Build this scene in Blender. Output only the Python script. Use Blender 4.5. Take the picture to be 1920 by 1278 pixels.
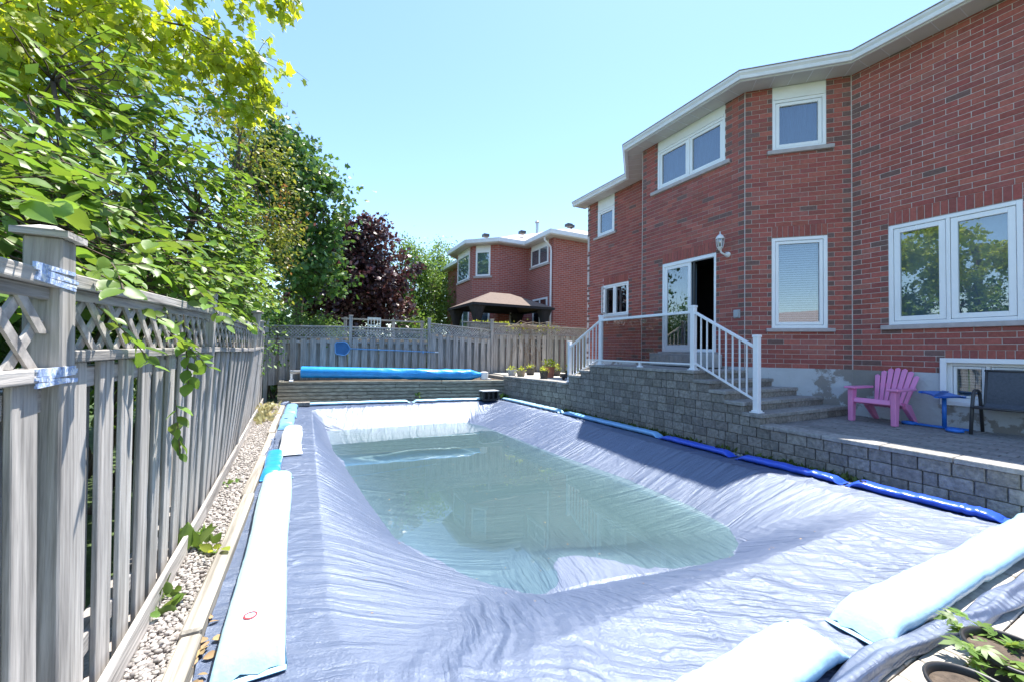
import bpy, bmesh, math, random
import numpy as np
from mathutils import Matrix, Vector

for o in list(bpy.data.objects):
    bpy.data.objects.remove(o, do_unlink=True)
scene = bpy.context.scene
COL = scene.collection
rng = np.random.default_rng(7)
random.seed(11)

# ------------------------------------------------------------------ camera
CAM_H = 1.55
yaw, pitch, roll = map(math.radians, (27.30, 1.318, 0.84))
fw = Vector((math.sin(yaw)*math.cos(pitch), math.cos(yaw)*math.cos(pitch), math.sin(pitch)))
r0 = Vector((math.cos(yaw), -math.sin(yaw), 0)); u0 = r0.cross(fw)
rt = math.cos(roll)*r0 + math.sin(roll)*u0; up = -math.sin(roll)*r0 + math.cos(roll)*u0
cam = bpy.data.cameras.new('camera'); cam.lens = 14.0; cam.sensor_width = 36.0
cam.clip_start = 0.05; cam.clip_end = 2000
cam_o = bpy.data.objects.new('camera', cam); COL.objects.link(cam_o)
m = Matrix.Identity(4)
for i in range(3):
    m[i][0], m[i][1], m[i][2] = rt[i], up[i], -fw[i]
m[2][3] = CAM_H
cam_o.matrix_world = m
scene.camera = cam_o

# ------------------------------------------------------------------ sky and sun
SUN_DIR = Vector((0.310, 0.160, 1.0)).normalized()      # towards the sun
el = math.asin(SUN_DIR.z); az = math.atan2(SUN_DIR.x, SUN_DIR.y)
world = bpy.data.worlds.new('World'); scene.world = world; world.use_nodes = True
wn = world.node_tree.nodes; wl = world.node_tree.links; wn.clear()
wo = wn.new('ShaderNodeOutputWorld'); bg = wn.new('ShaderNodeBackground'); sky = wn.new('ShaderNodeTexSky')
sky.sky_type = 'NISHITA'; sky.sun_disc = False
sky.sun_elevation = el; sky.sun_rotation = az
sky.altitude = 150; sky.air_density = 1.2; sky.dust_density = 0.25; sky.ozone_density = 5.0
bg.inputs['Strength'].default_value = 0.14
wl.new(sky.outputs[0], bg.inputs['Color']); wl.new(bg.outputs[0], wo.inputs['Surface'])
sun = bpy.data.lights.new('sun', 'SUN'); sun.energy = 4.8; sun.angle = math.radians(0.53); sun.color = (1.0, 0.955, 0.88)
sun_o = bpy.data.objects.new('sun', sun); COL.objects.link(sun_o)
sun_o.rotation_euler = (-SUN_DIR).to_track_quat('-Z', 'Y').to_euler(); sun_o.location = (20, 12, 40)
scene.view_settings.view_transform = 'Standard'; scene.view_settings.look = 'None'
scene.view_settings.exposure = 1.25; scene.view_settings.gamma = 1.0
scene.view_settings.use_curve_mapping = False
scene.render.engine = 'CYCLES'
scene.cycles.max_bounces = 8; scene.cycles.transparent_max_bounces = 12
scene.cycles.diffuse_bounces = 4; scene.cycles.glossy_bounces = 4; scene.cycles.transmission_bounces = 6
scene.cycles.caustics_reflective = False; scene.cycles.caustics_refractive = False
scene.cycles.use_denoising = True
scene.cycles.sample_clamp_indirect = 6.0

# ------------------------------------------------------------------ helpers
def prop(o, label=None, cat=None, group=None, kind=None):
    if label: o['label'] = label
    if cat: o['category'] = cat
    if group: o['group'] = group
    if kind: o['kind'] = kind
    return o

def attach(o, parent):
    if parent is None: return
    o.parent = parent
    o.matrix_parent_inverse = WM[parent.name].inverted()

WM = {}      # world matrix of everything built (depsgraph not evaluated here)
def reg(o):
    WM[o.name] = Matrix.LocRotScale(o.location, o.rotation_euler, o.scale)

def thing(name, label, cat, loc=(0, 0, 0), group=None, kind=None):
    o = bpy.data.objects.new(name, None); COL.objects.link(o); o.location = loc
    o.empty_display_size = 0.2
    reg(o); return prop(o, label, cat, group, kind)

def link_mesh(name, me, parent=None, loc=(0, 0, 0), rot=(0, 0, 0), scale=(1, 1, 1)):
    o = bpy.data.objects.new(name, me); COL.objects.link(o)
    o.location = loc; o.rotation_euler = rot; o.scale = scale
    reg(o); attach(o, parent); return o

def np_mesh(name, v, f, mats=(), smooth=False, mi=None):
    """v (n,3), f (m,k) all the same k -> mesh"""
    v = np.asarray(v, np.float32); f = np.asarray(f, np.int32)
    me = bpy.data.meshes.new(name)
    me.vertices.add(len(v)); me.vertices.foreach_set('co', v.ravel())
    k = f.shape[1]
    me.loops.add(f.size); me.loops.foreach_set('vertex_index', f.ravel())
    me.polygons.add(len(f)); me.polygons.foreach_set('loop_start', np.arange(0, f.size, k, dtype=np.int32))
    try: me.polygons.foreach_set('loop_total', np.full(len(f), k, np.int32))
    except Exception: pass
    for mt in (mats if isinstance(mats, (list, tuple)) else [mats]): me.materials.append(mt)
    if mi is not None: me.polygons.foreach_set('material_index', np.asarray(mi, np.int32))
    if smooth: me.polygons.foreach_set('use_smooth', np.ones(len(f), bool))
    me.update(calc_edges=True); me.validate()
    return me

class MB:
    def __init__(s): s.v = []; s.f = []; s.mi = []; s.cur = 0
    def _add(s, vs, fs):
        b = len(s.v); s.v += [tuple(p) for p in vs]
        for q in fs: s.f.append([b+i for i in q]); s.mi.append(s.cur)
        return s
    def box(s, x0, x1, y0, y1, z0, z1):
        return s.obox((x0, y0, z0), (x1-x0, 0, 0), (0, y1-y0, 0), (0, 0, z1-z0))
    def obox(s, o, a, b, c):
        o, a, b, c = map(Vector, (o, a, b, c))
        if a.cross(b).dot(c) < 0: a, b = b, a
        vs = [o, o+a, o+a+b, o+b, o+c, o+a+c, o+a+b+c, o+b+c]
        return s._add(vs, [(3, 2, 1, 0), (4, 5, 6, 7), (0, 1, 5, 4), (1, 2, 6, 5), (2, 3, 7, 6), (3, 0, 4, 7)])
    def beam(s, p, q, w, h, upv=(0, 0, 1)):
        """bar from p to q, width w across, height h along up"""
        p, q = Vector(p), Vector(q); d = (q-p).normalized(); u = Vector(upv)
        side = d.cross(u).normalized(); u = side.cross(d).normalized()
        return s.obox(p - side*w/2 - u*h/2, side*w, u*h, q-p)
    def tube(s, pts, rad, n=8, cap=True):
        pts = [Vector(p) for p in pts]
        if not hasattr(rad, '__len__'): rad = [rad]*len(pts)
        b = len(s.v); a = None
        for i, p in enumerate(pts):
            t = (pts[min(i+1, len(pts)-1)] - pts[max(i-1, 0)])
            t = t.normalized() if t.length > 1e-9 else Vector((0, 0, 1))
            if a is None:
                a = t.cross(Vector((0, 0, 1))); a = a if a.length > 0.05 else t.cross(Vector((1, 0, 0)))
            a = (a - t*a.dot(t)).normalized(); c = t.cross(a)
            for k in range(n):
                th = 2*math.pi*k/n
                s.v.append(tuple(p + (a*math.cos(th) + c*math.sin(th))*rad[i]))
        for i in range(len(pts)-1):
            for k in range(n):
                s.f.append([b+i*n+k, b+i*n+(k+1) % n, b+(i+1)*n+(k+1) % n, b+(i+1)*n+k]); s.mi.append(s.cur)
        if cap:
            s.f.append([b+k for k in reversed(range(n))]); s.mi.append(s.cur)
            e = b+(len(pts)-1)*n; s.f.append([e+k for k in range(n)]); s.mi.append(s.cur)
        return s
    def lathe(s, prof, c=(0, 0, 0), n=20, closed=False):
        b = len(s.v)
        for r, z in prof:
            for k in range(n):
                th = 2*math.pi*k/n; s.v.append((c[0]+r*math.cos(th), c[1]+r*math.sin(th), c[2]+z))
        for i in range(len(prof)-1):
            for k in range(n):
                s.f.append([b+i*n+k, b+i*n+(k+1) % n, b+(i+1)*n+(k+1) % n, b+(i+1)*n+k]); s.mi.append(s.cur)
        if closed:
            s.f.append([b+k for k in reversed(range(n))]); s.mi.append(s.cur)
            e = b+(len(prof)-1)*n; s.f.append([e+k for k in range(n)]); s.mi.append(s.cur)
        return s
    def prism(s, poly, vec):
        n = len(poly); vec = Vector(vec)
        vs = [Vector(p) for p in poly] + [Vector(p)+vec for p in poly]
        fs = [list(reversed(range(n))), [n+i for i in range(n)]] + [(i, (i+1) % n, n+(i+1) % n, n+i) for i in range(n)]
        return s._add(vs, fs)
    def sheet(s, quad): return s._add(quad, [tuple(range(len(quad)))])
    def mesh(s, name, mats, smooth=False, bevel=0, seg=1, recalc=True):
        me = bpy.data.meshes.new(name)
        me.from_pydata(s.v, [], s.f)
        for mt in (mats if isinstance(mats, (list, tuple)) else [mats]): me.materials.append(mt)
        me.polygons.foreach_set('material_index', s.mi)
        if recalc or bevel:
            bm = bmesh.new(); bm.from_mesh(me)
            if recalc: bmesh.ops.recalc_face_normals(bm, faces=bm.faces)
            if bevel:
                bmesh.ops.bevel(bm, geom=[e for e in bm.edges if len(e.link_faces) == 2 and e.calc_face_angle(0) > 0.6],
                                offset=bevel, segments=seg, affect='EDGES', profile=0.5)
            bm.to_mesh(me); bm.free()
        if smooth: me.polygons.foreach_set('use_smooth', [True]*len(me.polygons))
        me.update(); return me
    def build(s, name, mats, parent=None, **k):
        return link_mesh(name, s.mesh(name, mats, **k), parent)

# value noise
_T = rng.random((256, 256)).astype(np.float32)
def vnoise(x, y):
    x = np.asarray(x, float); y = np.asarray(y, float)
    xi = np.floor(x).astype(int); yi = np.floor(y).astype(int); fx = x-xi; fy = y-yi
    fx = fx*fx*(3-2*fx); fy = fy*fy*(3-2*fy)
    a = _T[xi & 255, yi & 255]; b = _T[(xi+1) & 255, yi & 255]; c = _T[xi & 255, (yi+1) & 255]; d = _T[(xi+1) & 255, (yi+1) & 255]
    return (a*(1-fx)+b*fx)*(1-fy) + (c*(1-fx)+d*fx)*fy - 0.5
def fbm(x, y, o=4):
    r = 0; a = 1.0
    for i in range(o): r = r + a*vnoise(x+17.3*i, y+5.1*i); x = x*2.03; y = y*2.03; a *= 0.5
    return r
# ------------------------------------------------------------------ materials
MATS = {}
def mat(name, col, rough=0.6, metal=0.0, var=0.12, scale=6.0, stretch=(1, 1, 1), bump=0.0, bscale=40.0, bdist=0.01, rand=0.0,
        island=0.0, col2=None, spec=0.5, coat=0.0, translucent=0.0, alt=None, altscale=3.0, altrange=(0.5, 0.62), detail=5, bstretch=None, sheen=0.0):
    """procedural surface: colour noise in world space, optional per-object / per-island tone, optional second colour in patches"""
    m = bpy.data.materials.new(name); m.use_nodes = True; MATS[name] = m
    N = m.node_tree.nodes; L = m.node_tree.links; N.clear()
    out = N.new('ShaderNodeOutputMaterial'); p = N.new('ShaderNodeBsdfPrincipled')
    geo = N.new('ShaderNodeNewGeometry'); oi = N.new('ShaderNodeObjectInfo')
    mp = N.new('ShaderNodeMapping'); mp.inputs['Scale'].default_value = stretch
    ad = N.new('ShaderNodeVectorMath'); ad.operation = 'MULTIPLY_ADD'
    L.new(oi.outputs['Random'], ad.inputs[0]); ad.inputs[1].default_value = (31.0, 17.0, 23.0) if rand else (0, 0, 0)
    L.new(geo.outputs['Position'], ad.inputs[2]); L.new(ad.outputs[0], mp.inputs['Vector'])
    nz = N.new('ShaderNodeTexNoise'); nz.inputs['Scale'].default_value = scale; nz.inputs['Detail'].default_value = detail; nz.inputs['Roughness'].default_value = 0.62
    L.new(mp.outputs[0], nz.inputs['Vector'])
    mix = N.new('ShaderNodeMix'); mix.data_type = 'RGBA'
    c = Vector(col); c2 = Vector(col2) if col2 else None
    if c2 is None:
        lo = [max(0, x*(1-var)) for x in c]; hi = [min(1, x*(1+var)) for x in c]
    else: lo, hi = list(c), list(c2)
    mix.inputs[6].default_value = (*lo, 1); mix.inputs[7].default_value = (*hi, 1)
    rp = N.new('ShaderNodeMapRange'); rp.inputs[1].default_value = 0.32; rp.inputs[2].default_value = 0.68
    L.new(nz.outputs['Fac'], rp.inputs[0]); L.new(rp.outputs[0], mix.inputs[0])
    last = mix.outputs[2]
    if alt:
        n2 = N.new('ShaderNodeTexNoise'); n2.inputs['Scale'].default_value = altscale; n2.inputs['Detail'].default_value = 8; n2.inputs['Roughness'].default_value = 0.65
        L.new(mp.outputs[0], n2.inputs['Vector'])
        r2 = N.new('ShaderNodeMapRange'); r2.inputs[1].default_value, r2.inputs[2].default_value = altrange
        L.new(n2.outputs['Fac'], r2.inputs[0])
        mx = N.new('ShaderNodeMix'); mx.data_type = 'RGBA'; mx.inputs[7].default_value = (*alt, 1)
        L.new(r2.outputs[0], mx.inputs[0]); L.new(last, mx.inputs[6]); last = mx.outputs[2]
    for amt, sock in ((rand, oi.outputs['Random']), (island, geo.outputs['Random Per Island'])):
        if amt:
            hs = N.new('ShaderNodeHueSaturation'); mr = N.new('ShaderNodeMapRange')
            mr.inputs[3].default_value = 1-amt; mr.inputs[4].default_value = 1+amt
            L.new(sock, mr.inputs[0]); L.new(mr.outputs[0], hs.inputs['Value']); L.new(last, hs.inputs['Color'])
            h2 = N.new('ShaderNodeMapRange'); h2.inputs[3].default_value = 0.5-amt*0.04; h2.inputs[4].default_value = 0.5+amt*0.04
            wn_ = N.new('ShaderNodeTexWhiteNoise'); wn_.noise_dimensions = '1D'; L.new(sock, wn_.inputs['W'])
            L.new(wn_.outputs['Value'], h2.inputs[0]); L.new(h2.outputs[0], hs.inputs['Hue'])
            last = hs.outputs[0]
    L.new(last, p.inputs['Base Color'])
    p.inputs['Roughness'].default_value = rough; p.inputs['Metallic'].default_value = metal
    p.inputs['Specular IOR Level'].default_value = spec; p.inputs['Coat Weight'].default_value = coat
    if bump:
        nb = N.new('ShaderNodeTexNoise'); nb.inputs['Scale'].default_value = bscale; nb.inputs['Detail'].default_value = 6
        if bstretch:
            mb_ = N.new('ShaderNodeMapping'); mb_.inputs['Scale'].default_value = bstretch
            L.new(ad.outputs[0], mb_.inputs['Vector']); L.new(mb_.outputs[0], nb.inputs['Vector'])
        else: L.new(mp.outputs[0], nb.inputs['Vector'])
        bp = N.new('ShaderNodeBump'); bp.inputs['Strength'].default_value = bump; bp.inputs['Distance'].default_value = bdist
        L.new(nb.outputs['Fac'], bp.inputs['Height']); L.new(bp.outputs[0], p.inputs['Normal'])
    if translucent:
        tr = N.new('ShaderNodeBsdfTranslucent'); ms = N.new('ShaderNodeMixShader'); ms.inputs[0].default_value = translucent
        hv = N.new('ShaderNodeHueSaturation'); hv.inputs['Value'].default_value = 1.5; hv.inputs['Saturation'].default_value = 1.1; hv.inputs['Hue'].default_value = 0.485
        L.new(last, hv.inputs['Color']); L.new(hv.outputs[0], tr.inputs['Color'])
        L.new(p.outputs[0], ms.inputs[1]); L.new(tr.outputs[0], ms.inputs[2]); L.new(ms.outputs[0], out.inputs['Surface'])
    else: L.new(p.outputs[0], out.inputs['Surface'])
    return m

BR = dict(rough=0.85, var=0.16, scale=25, bump=0.25, bscale=90, bdist=0.004, rand=0.10, spec=0.25)
BRI = dict(BR, rand=0.0, island=0.10)
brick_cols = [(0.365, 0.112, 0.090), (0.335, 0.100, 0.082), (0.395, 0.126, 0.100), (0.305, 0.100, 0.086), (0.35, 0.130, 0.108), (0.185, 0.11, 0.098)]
BRICK = [mat('brick_clay_%d' % i, c, **BR) for i, c in enumerate(brick_cols)]
BRICKI = [mat('brick_clay_field_%d' % i, c, **BRI) for i, c in enumerate(brick_cols)]
MORTAR = mat('mortar', (0.58, 0.50, 0.47), rough=0.95, var=0.15, scale=12, bump=0.3, bscale=120, bdist=0.004)
FOUND = mat('painted_concrete', (0.50, 0.53, 0.55), rough=0.85, var=0.07, scale=3, bump=0.5, bscale=14, bdist=0.02, alt=(0.27, 0.255, 0.235), altscale=1.1, altrange=(0.53, 0.555))
CONC = mat('concrete', (0.44, 0.44, 0.43), rough=0.9, var=0.15, scale=5, bump=0.3, bscale=60, bdist=0.005)
SILLM = mat('sill_stone', (0.46, 0.41, 0.40), rough=0.85, var=0.12, scale=9, bump=0.3, bscale=80, bdist=0.004)
VINYL = mat('white_vinyl', (0.88, 0.89, 0.90), rough=0.35, var=0.03, scale=2)
TRIM = mat('cream_trim', (0.84, 0.845, 0.84), rough=0.5, var=0.05, scale=3)
SOFF = mat('soffit_metal', (0.60, 0.57, 0.54), rough=0.5, var=0.05, scale=4)
GUTT = mat('gutter_metal', (0.76, 0.76, 0.78), rough=0.35, var=0.06, scale=5)
SHIN = mat('roof_shingle', (0.32, 0.27, 0.25), rough=0.95, var=0.25, scale=14, bump=0.6, bscale=50)
SHINP = mat('pale_shingle', (0.48, 0.42, 0.39), rough=0.95, var=0.2, scale=10, bump=0.5, bscale=50)
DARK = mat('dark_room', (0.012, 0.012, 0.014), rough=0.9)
ROOM = mat('room_paint', (0.25, 0.24, 0.22), rough=0.9)
BLIND = mat('blind_slat', (0.44, 0.48, 0.52), rough=0.6, var=0.04)
CURT = mat('curtain_cloth', (0.10, 0.14, 0.19), rough=0.9, var=0.2, scale=4, stretch=(6, 6, 0.6))
WHITE = mat('white_aluminium', (0.88, 0.89, 0.90), rough=0.32, var=0.02, scale=3)
def wood(name, col, st, **k):
    d = dict(rough=0.88, var=0.42, scale=1.0, stretch=st, bump=0.55, bscale=1.6, bdist=0.012, rand=0.16, alt=(0.16, 0.14, 0.125), altscale=0.55, altrange=(0.60, 0.78), spec=0.2)
    d.update(k); return mat(name, col, **d)
GREYW = (0.385, 0.362, 0.340)
WOODZ = wood('weathered_wood_upright', GREYW, (34, 34, 1.6))
WOODY = wood('weathered_wood_rail', GREYW, (34, 1.6, 34))
WOODX = wood('weathered_wood_cross', GREYW, (1.6, 34, 34))
WOODD = wood('weathered_wood_lattice', GREYW, (12, 12, 12))
TIMB = wood('green_grey_timber', (0.29, 0.275, 0.225), (1.2, 30, 22))
TIMBY = wood('bleached_timber', (0.38, 0.345, 0.295), (26, 1.0, 26), alt=(0.20, 0.16, 0.12), altrange=(0.58, 0.75))
STONE = mat('retaining_block', (0.265, 0.243, 0.212), rough=0.95, var=0.35, scale=22, bump=0.9, bscale=30, bdist=0.02, rand=0.22, alt=(0.42, 0.41, 0.40), altscale=4.5, altrange=(0.62, 0.80))
STONEI = mat('retaining_block_field', (0.265, 0.243, 0.212), rough=0.95, var=0.35, scale=22, bump=0.9, bscale=30, bdist=0.02, island=0.22)
CAPS = mat('coping_stone', (0.32, 0.305, 0.28), rough=0.95, var=0.28, scale=18, bump=0.8, bscale=26, bdist=0.015, rand=0.12)
PAV = mat('grey_paver', (0.235, 0.226, 0.215), rough=0.95, var=0.2, scale=20, bump=0.5, bscale=40, bdist=0.01, rand=0.14)
PAVI = mat('grey_paver_field', (0.235, 0.226, 0.215), rough=0.95, var=0.2, scale=20, bump=0.5, bscale=40, bdist=0.01, island=0.14)
PAVT = mat('tan_paver', (0.50, 0.46, 0.40), rough=0.95, var=0.2, scale=20, bump=0.5, bscale=40, bdist=0.008, rand=0.12)
SOIL = mat('soil', (0.10, 0.075, 0.055), rough=1.0, var=0.4, scale=20, bump=0.8, bscale=40, bdist=0.02)
GRASSG = mat('lawn_ground', (0.07, 0.11, 0.035), rough=1.0, var=0.4, scale=9, bump=0.6, bscale=60, bdist=0.02)
GRAV = mat('pale_gravel', (0.37, 0.34, 0.315), rough=0.95, var=0.15, scale=30, island=0.42)
JOINT = mat('joint_sand', (0.20, 0.17, 0.13), rough=1.0, var=0.3, scale=30)
VB = dict(rough=0.28, var=0.05, scale=3, coat=0.2, bump=0.7, bscale=7, bdist=0.02, alt=(0.42, 0.45, 0.45), altscale=3.5, altrange=(0.66, 0.95))
BAGP = mat('pale_blue_vinyl', (0.42, 0.68, 0.82), **VB)
BAGW = mat('white_vinyl_bag', (0.78, 0.84, 0.88), **VB)
BAGL = mat('light_blue_vinyl', (0.24, 0.50, 0.80), **VB)
BAGB = mat('blue_vinyl', (0.03, 0.29, 0.68), **VB)
BAGR = mat('royal_blue_vinyl', (0.035, 0.11, 0.66), **VB)
BLKP = mat('black_plastic', (0.018, 0.018, 0.02), rough=0.45, var=0.1)
REDP = mat('red_plastic', (0.42, 0.05, 0.06), rough=0.4)
SOLAR = mat('blue_solar_cover', (0.02, 0.30, 0.74), rough=0.35, var=0.15, scale=4, bump=0.3, bscale=12, bdist=0.02, coat=0.2)
NETB = mat('blue_net_frame', (0.20, 0.42, 0.70), rough=0.4)
NETM = mat('blue_net_mesh', (0.05, 0.16, 0.34), rough=0.8)
PINK = mat('pink_plastic', (0.80, 0.27, 0.52), rough=0.42, var=0.05, scale=4)
TABB = mat('blue_painted_metal', (0.025, 0.17, 0.60), rough=0.4, var=0.15, scale=10, alt=(0.16, 0.09, 0.05), altscale=9, altrange=(0.68, 0.76))
SLING = mat('charcoal_sling_fabric', (0.085, 0.095, 0.115), rough=0.8, var=0.15, scale=40)
FRAMEB = mat('dark_grey_metal', (0.05, 0.05, 0.052), rough=0.4, var=0.1)
TERRA = mat('terracotta', (0.44, 0.17, 0.10), rough=0.8, var=0.12, scale=12)
GREYPOT = mat('grey_pot', (0.40, 0.42, 0.44), rough=0.6, var=0.1)
TANPOT = mat('tan_pot', (0.27, 0.22, 0.16), rough=0.7, var=0.12)
DKPOT = mat('dark_pot', (0.05, 0.045, 0.042), rough=0.6, var=0.2)
BARK = mat('bark', (0.115, 0.085, 0.065), rough=0.95, var=0.4, scale=14, stretch=(1, 1, 0.3), bump=0.8, bscale=30, bdist=0.02)
TWIG = mat('pale_twig', (0.30, 0.24, 0.18), rough=0.9, var=0.3, scale=20)
LF = dict(rough=0.42, var=0.10, scale=5, spec=0.4)
LEAF_SHRUB = mat('leaf_shrub', (0.150, 0.25, 0.045), island=0.34, translucent=0.38, **LF)
LEAF_SHRUB1 = mat('leaf_shrub_single', (0.150, 0.25, 0.045), rand=0.34, translucent=0.38, **LF)
LEAF_MAPLE = mat('leaf_maple', (0.38, 0.46, 0.06), island=0.32, translucent=0.5, **LF)
LEAF_MIX = mat('leaf_mixed', (0.185, 0.215, 0.040), island=0.5, translucent=0.4, alt=(0.27, 0.10, 0.055), altscale=1.6, altrange=(0.56, 0.66), **LF)
LEAF_DARK = mat('leaf_dark', (0.070, 0.150, 0.035), island=0.4, translucent=0.3, alt=(0.15, 0.235, 0.05), altscale=0.9, altrange=(0.48, 0.66), **LF)
LEAF_PURP = mat('leaf_purple', (0.062, 0.026, 0.028), island=0.5, translucent=0.22, rough=0.38, var=0.2, scale=3, spec=0.6, alt=(0.20, 0.095, 0.065), altscale=1.0, altrange=(0.50, 0.70))
LEAF_LITE = mat('leaf_light', (0.15, 0.245, 0.055), island=0.35, translucent=0.35, **LF)
LEAF_YEL = mat('leaf_yellow', (0.36, 0.42, 0.06), island=0.3, translucent=0.4, **LF)
LEAF_DEAD = mat('leaf_dead', (0.32, 0.22, 0.11), island=0.35, rough=0.8, var=0.2, scale=8)
LEAF_DRY = mat('leaf_dry_weed', (0.40, 0.38, 0.20), island=0.3, translucent=0.3, **LF)
MOSS = mat('moss', (0.085, 0.11, 0.02), island=0.4, rough=1.0, var=0.2, scale=10)
GAZR = mat('gazebo_roof', (0.17, 0.125, 0.10), rough=0.9, var=0.15, scale=10, bump=0.3, bscale=60)
GAZD = mat('gazebo_fabric', (0.025, 0.024, 0.028), rough=0.85, var=0.3, scale=6, stretch=(4, 4, 0.5))
METAL = mat('galvanised', (0.5, 0.5, 0.5), rough=0.35, metal=0.8, var=0.1)
TAPE = mat('blue_tape', (0.32, 0.42, 0.66), rough=0.5, var=0.5, scale=55, stretch=(1, 1, 1), alt=(0.72, 0.75, 0.80), altscale=40, altrange=(0.5, 0.56))
LAMPW = mat('white_lamp_metal', (0.78, 0.77, 0.76), rough=0.4, var=0.04)

def glassmat(name, tint=(0.9, 0.95, 0.95), ior=1.9, rough=0.0, wob=0.0):
    m = bpy.data.materials.new(name); m.use_nodes = True; N = m.node_tree.nodes; L = m.node_tree.links; N.clear()
    out = N.new('ShaderNodeOutputMaterial'); tr = N.new('ShaderNodeBsdfTransparent'); gl = N.new('ShaderNodeBsdfGlossy')
    fr = N.new('ShaderNodeFresnel'); g0 = N.new('ShaderNodeNewGeometry'); ir = N.new('ShaderNodeMapRange')
    ir.inputs[3].default_value = ior; ir.inputs[4].default_value = 1/ior
    L.new(g0.outputs['Backfacing'], ir.inputs[0]); L.new(ir.outputs[0], fr.inputs['IOR']); mx = N.new('ShaderNodeMixShader')
    tr.inputs['Color'].default_value = (*tint, 1); gl.inputs['Roughness'].default_value = rough
    if wob:
        geo = N.new('ShaderNodeNewGeometry'); nz = N.new('ShaderNodeTexNoise'); nz.inputs['Scale'].default_value = 2.5
        L.new(geo.outputs['Position'], nz.inputs['Vector'])
        bp = N.new('ShaderNodeBump'); bp.inputs['Strength'].default_value = wob; bp.inputs['Distance'].default_value = 0.01
        L.new(nz.outputs['Fac'], bp.inputs['Height']); L.new(bp.outputs[0], gl.inputs['Normal'])
    L.new(fr.outputs[0], mx.inputs[0]); L.new(tr.outputs[0], mx.inputs[1]); L.new(gl.outputs[0], mx.inputs[2]); L.new(mx.outputs[0], out.inputs['Surface'])
    return m
GLASS = glassmat('window_glass', (0.75, 0.82, 0.86), 2.7, wob=0.05)
GLASSP = glassmat('railing_glass', (0.80, 0.78, 0.78), 1.45)
WATER = glassmat('pool_water', (0.80, 0.93, 0.88), 1.46, wob=0.05)
# murky where deep: suspended algae scatter light, thin film stays clear (depth is stored with the mesh)
_N = WATER.node_tree.nodes; _L = WATER.node_tree.links
_tr = next(n for n in _N if n.type == 'BSDF_TRANSPARENT'); _mx = next(n for n in _N if n.type == 'MIX_SHADER')
_df = _N.new('ShaderNodeBsdfDiffuse'); _df.inputs['Color'].default_value = (0.085, 0.145, 0.148, 1)
_at = _N.new('ShaderNodeAttribute'); _at.attribute_name = 'depth'
_mr = _N.new('ShaderNodeMapRange'); _mr.inputs[1].default_value = 0.0; _mr.inputs[2].default_value = 0.15; _mr.inputs[3].default_value = 0.05; _mr.inputs[4].default_value = 0.52
_m2 = _N.new('ShaderNodeMixShader'); _L.new(_at.outputs['Fac'], _mr.inputs[0]); _L.new(_mr.outputs[0], _m2.inputs[0]); _L.new(_tr.outputs[0], _m2.inputs[1]); _L.new(_df.outputs[0], _m2.inputs[2]); _L.new(_m2.outputs[0], _mx.inputs[1])

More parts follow.
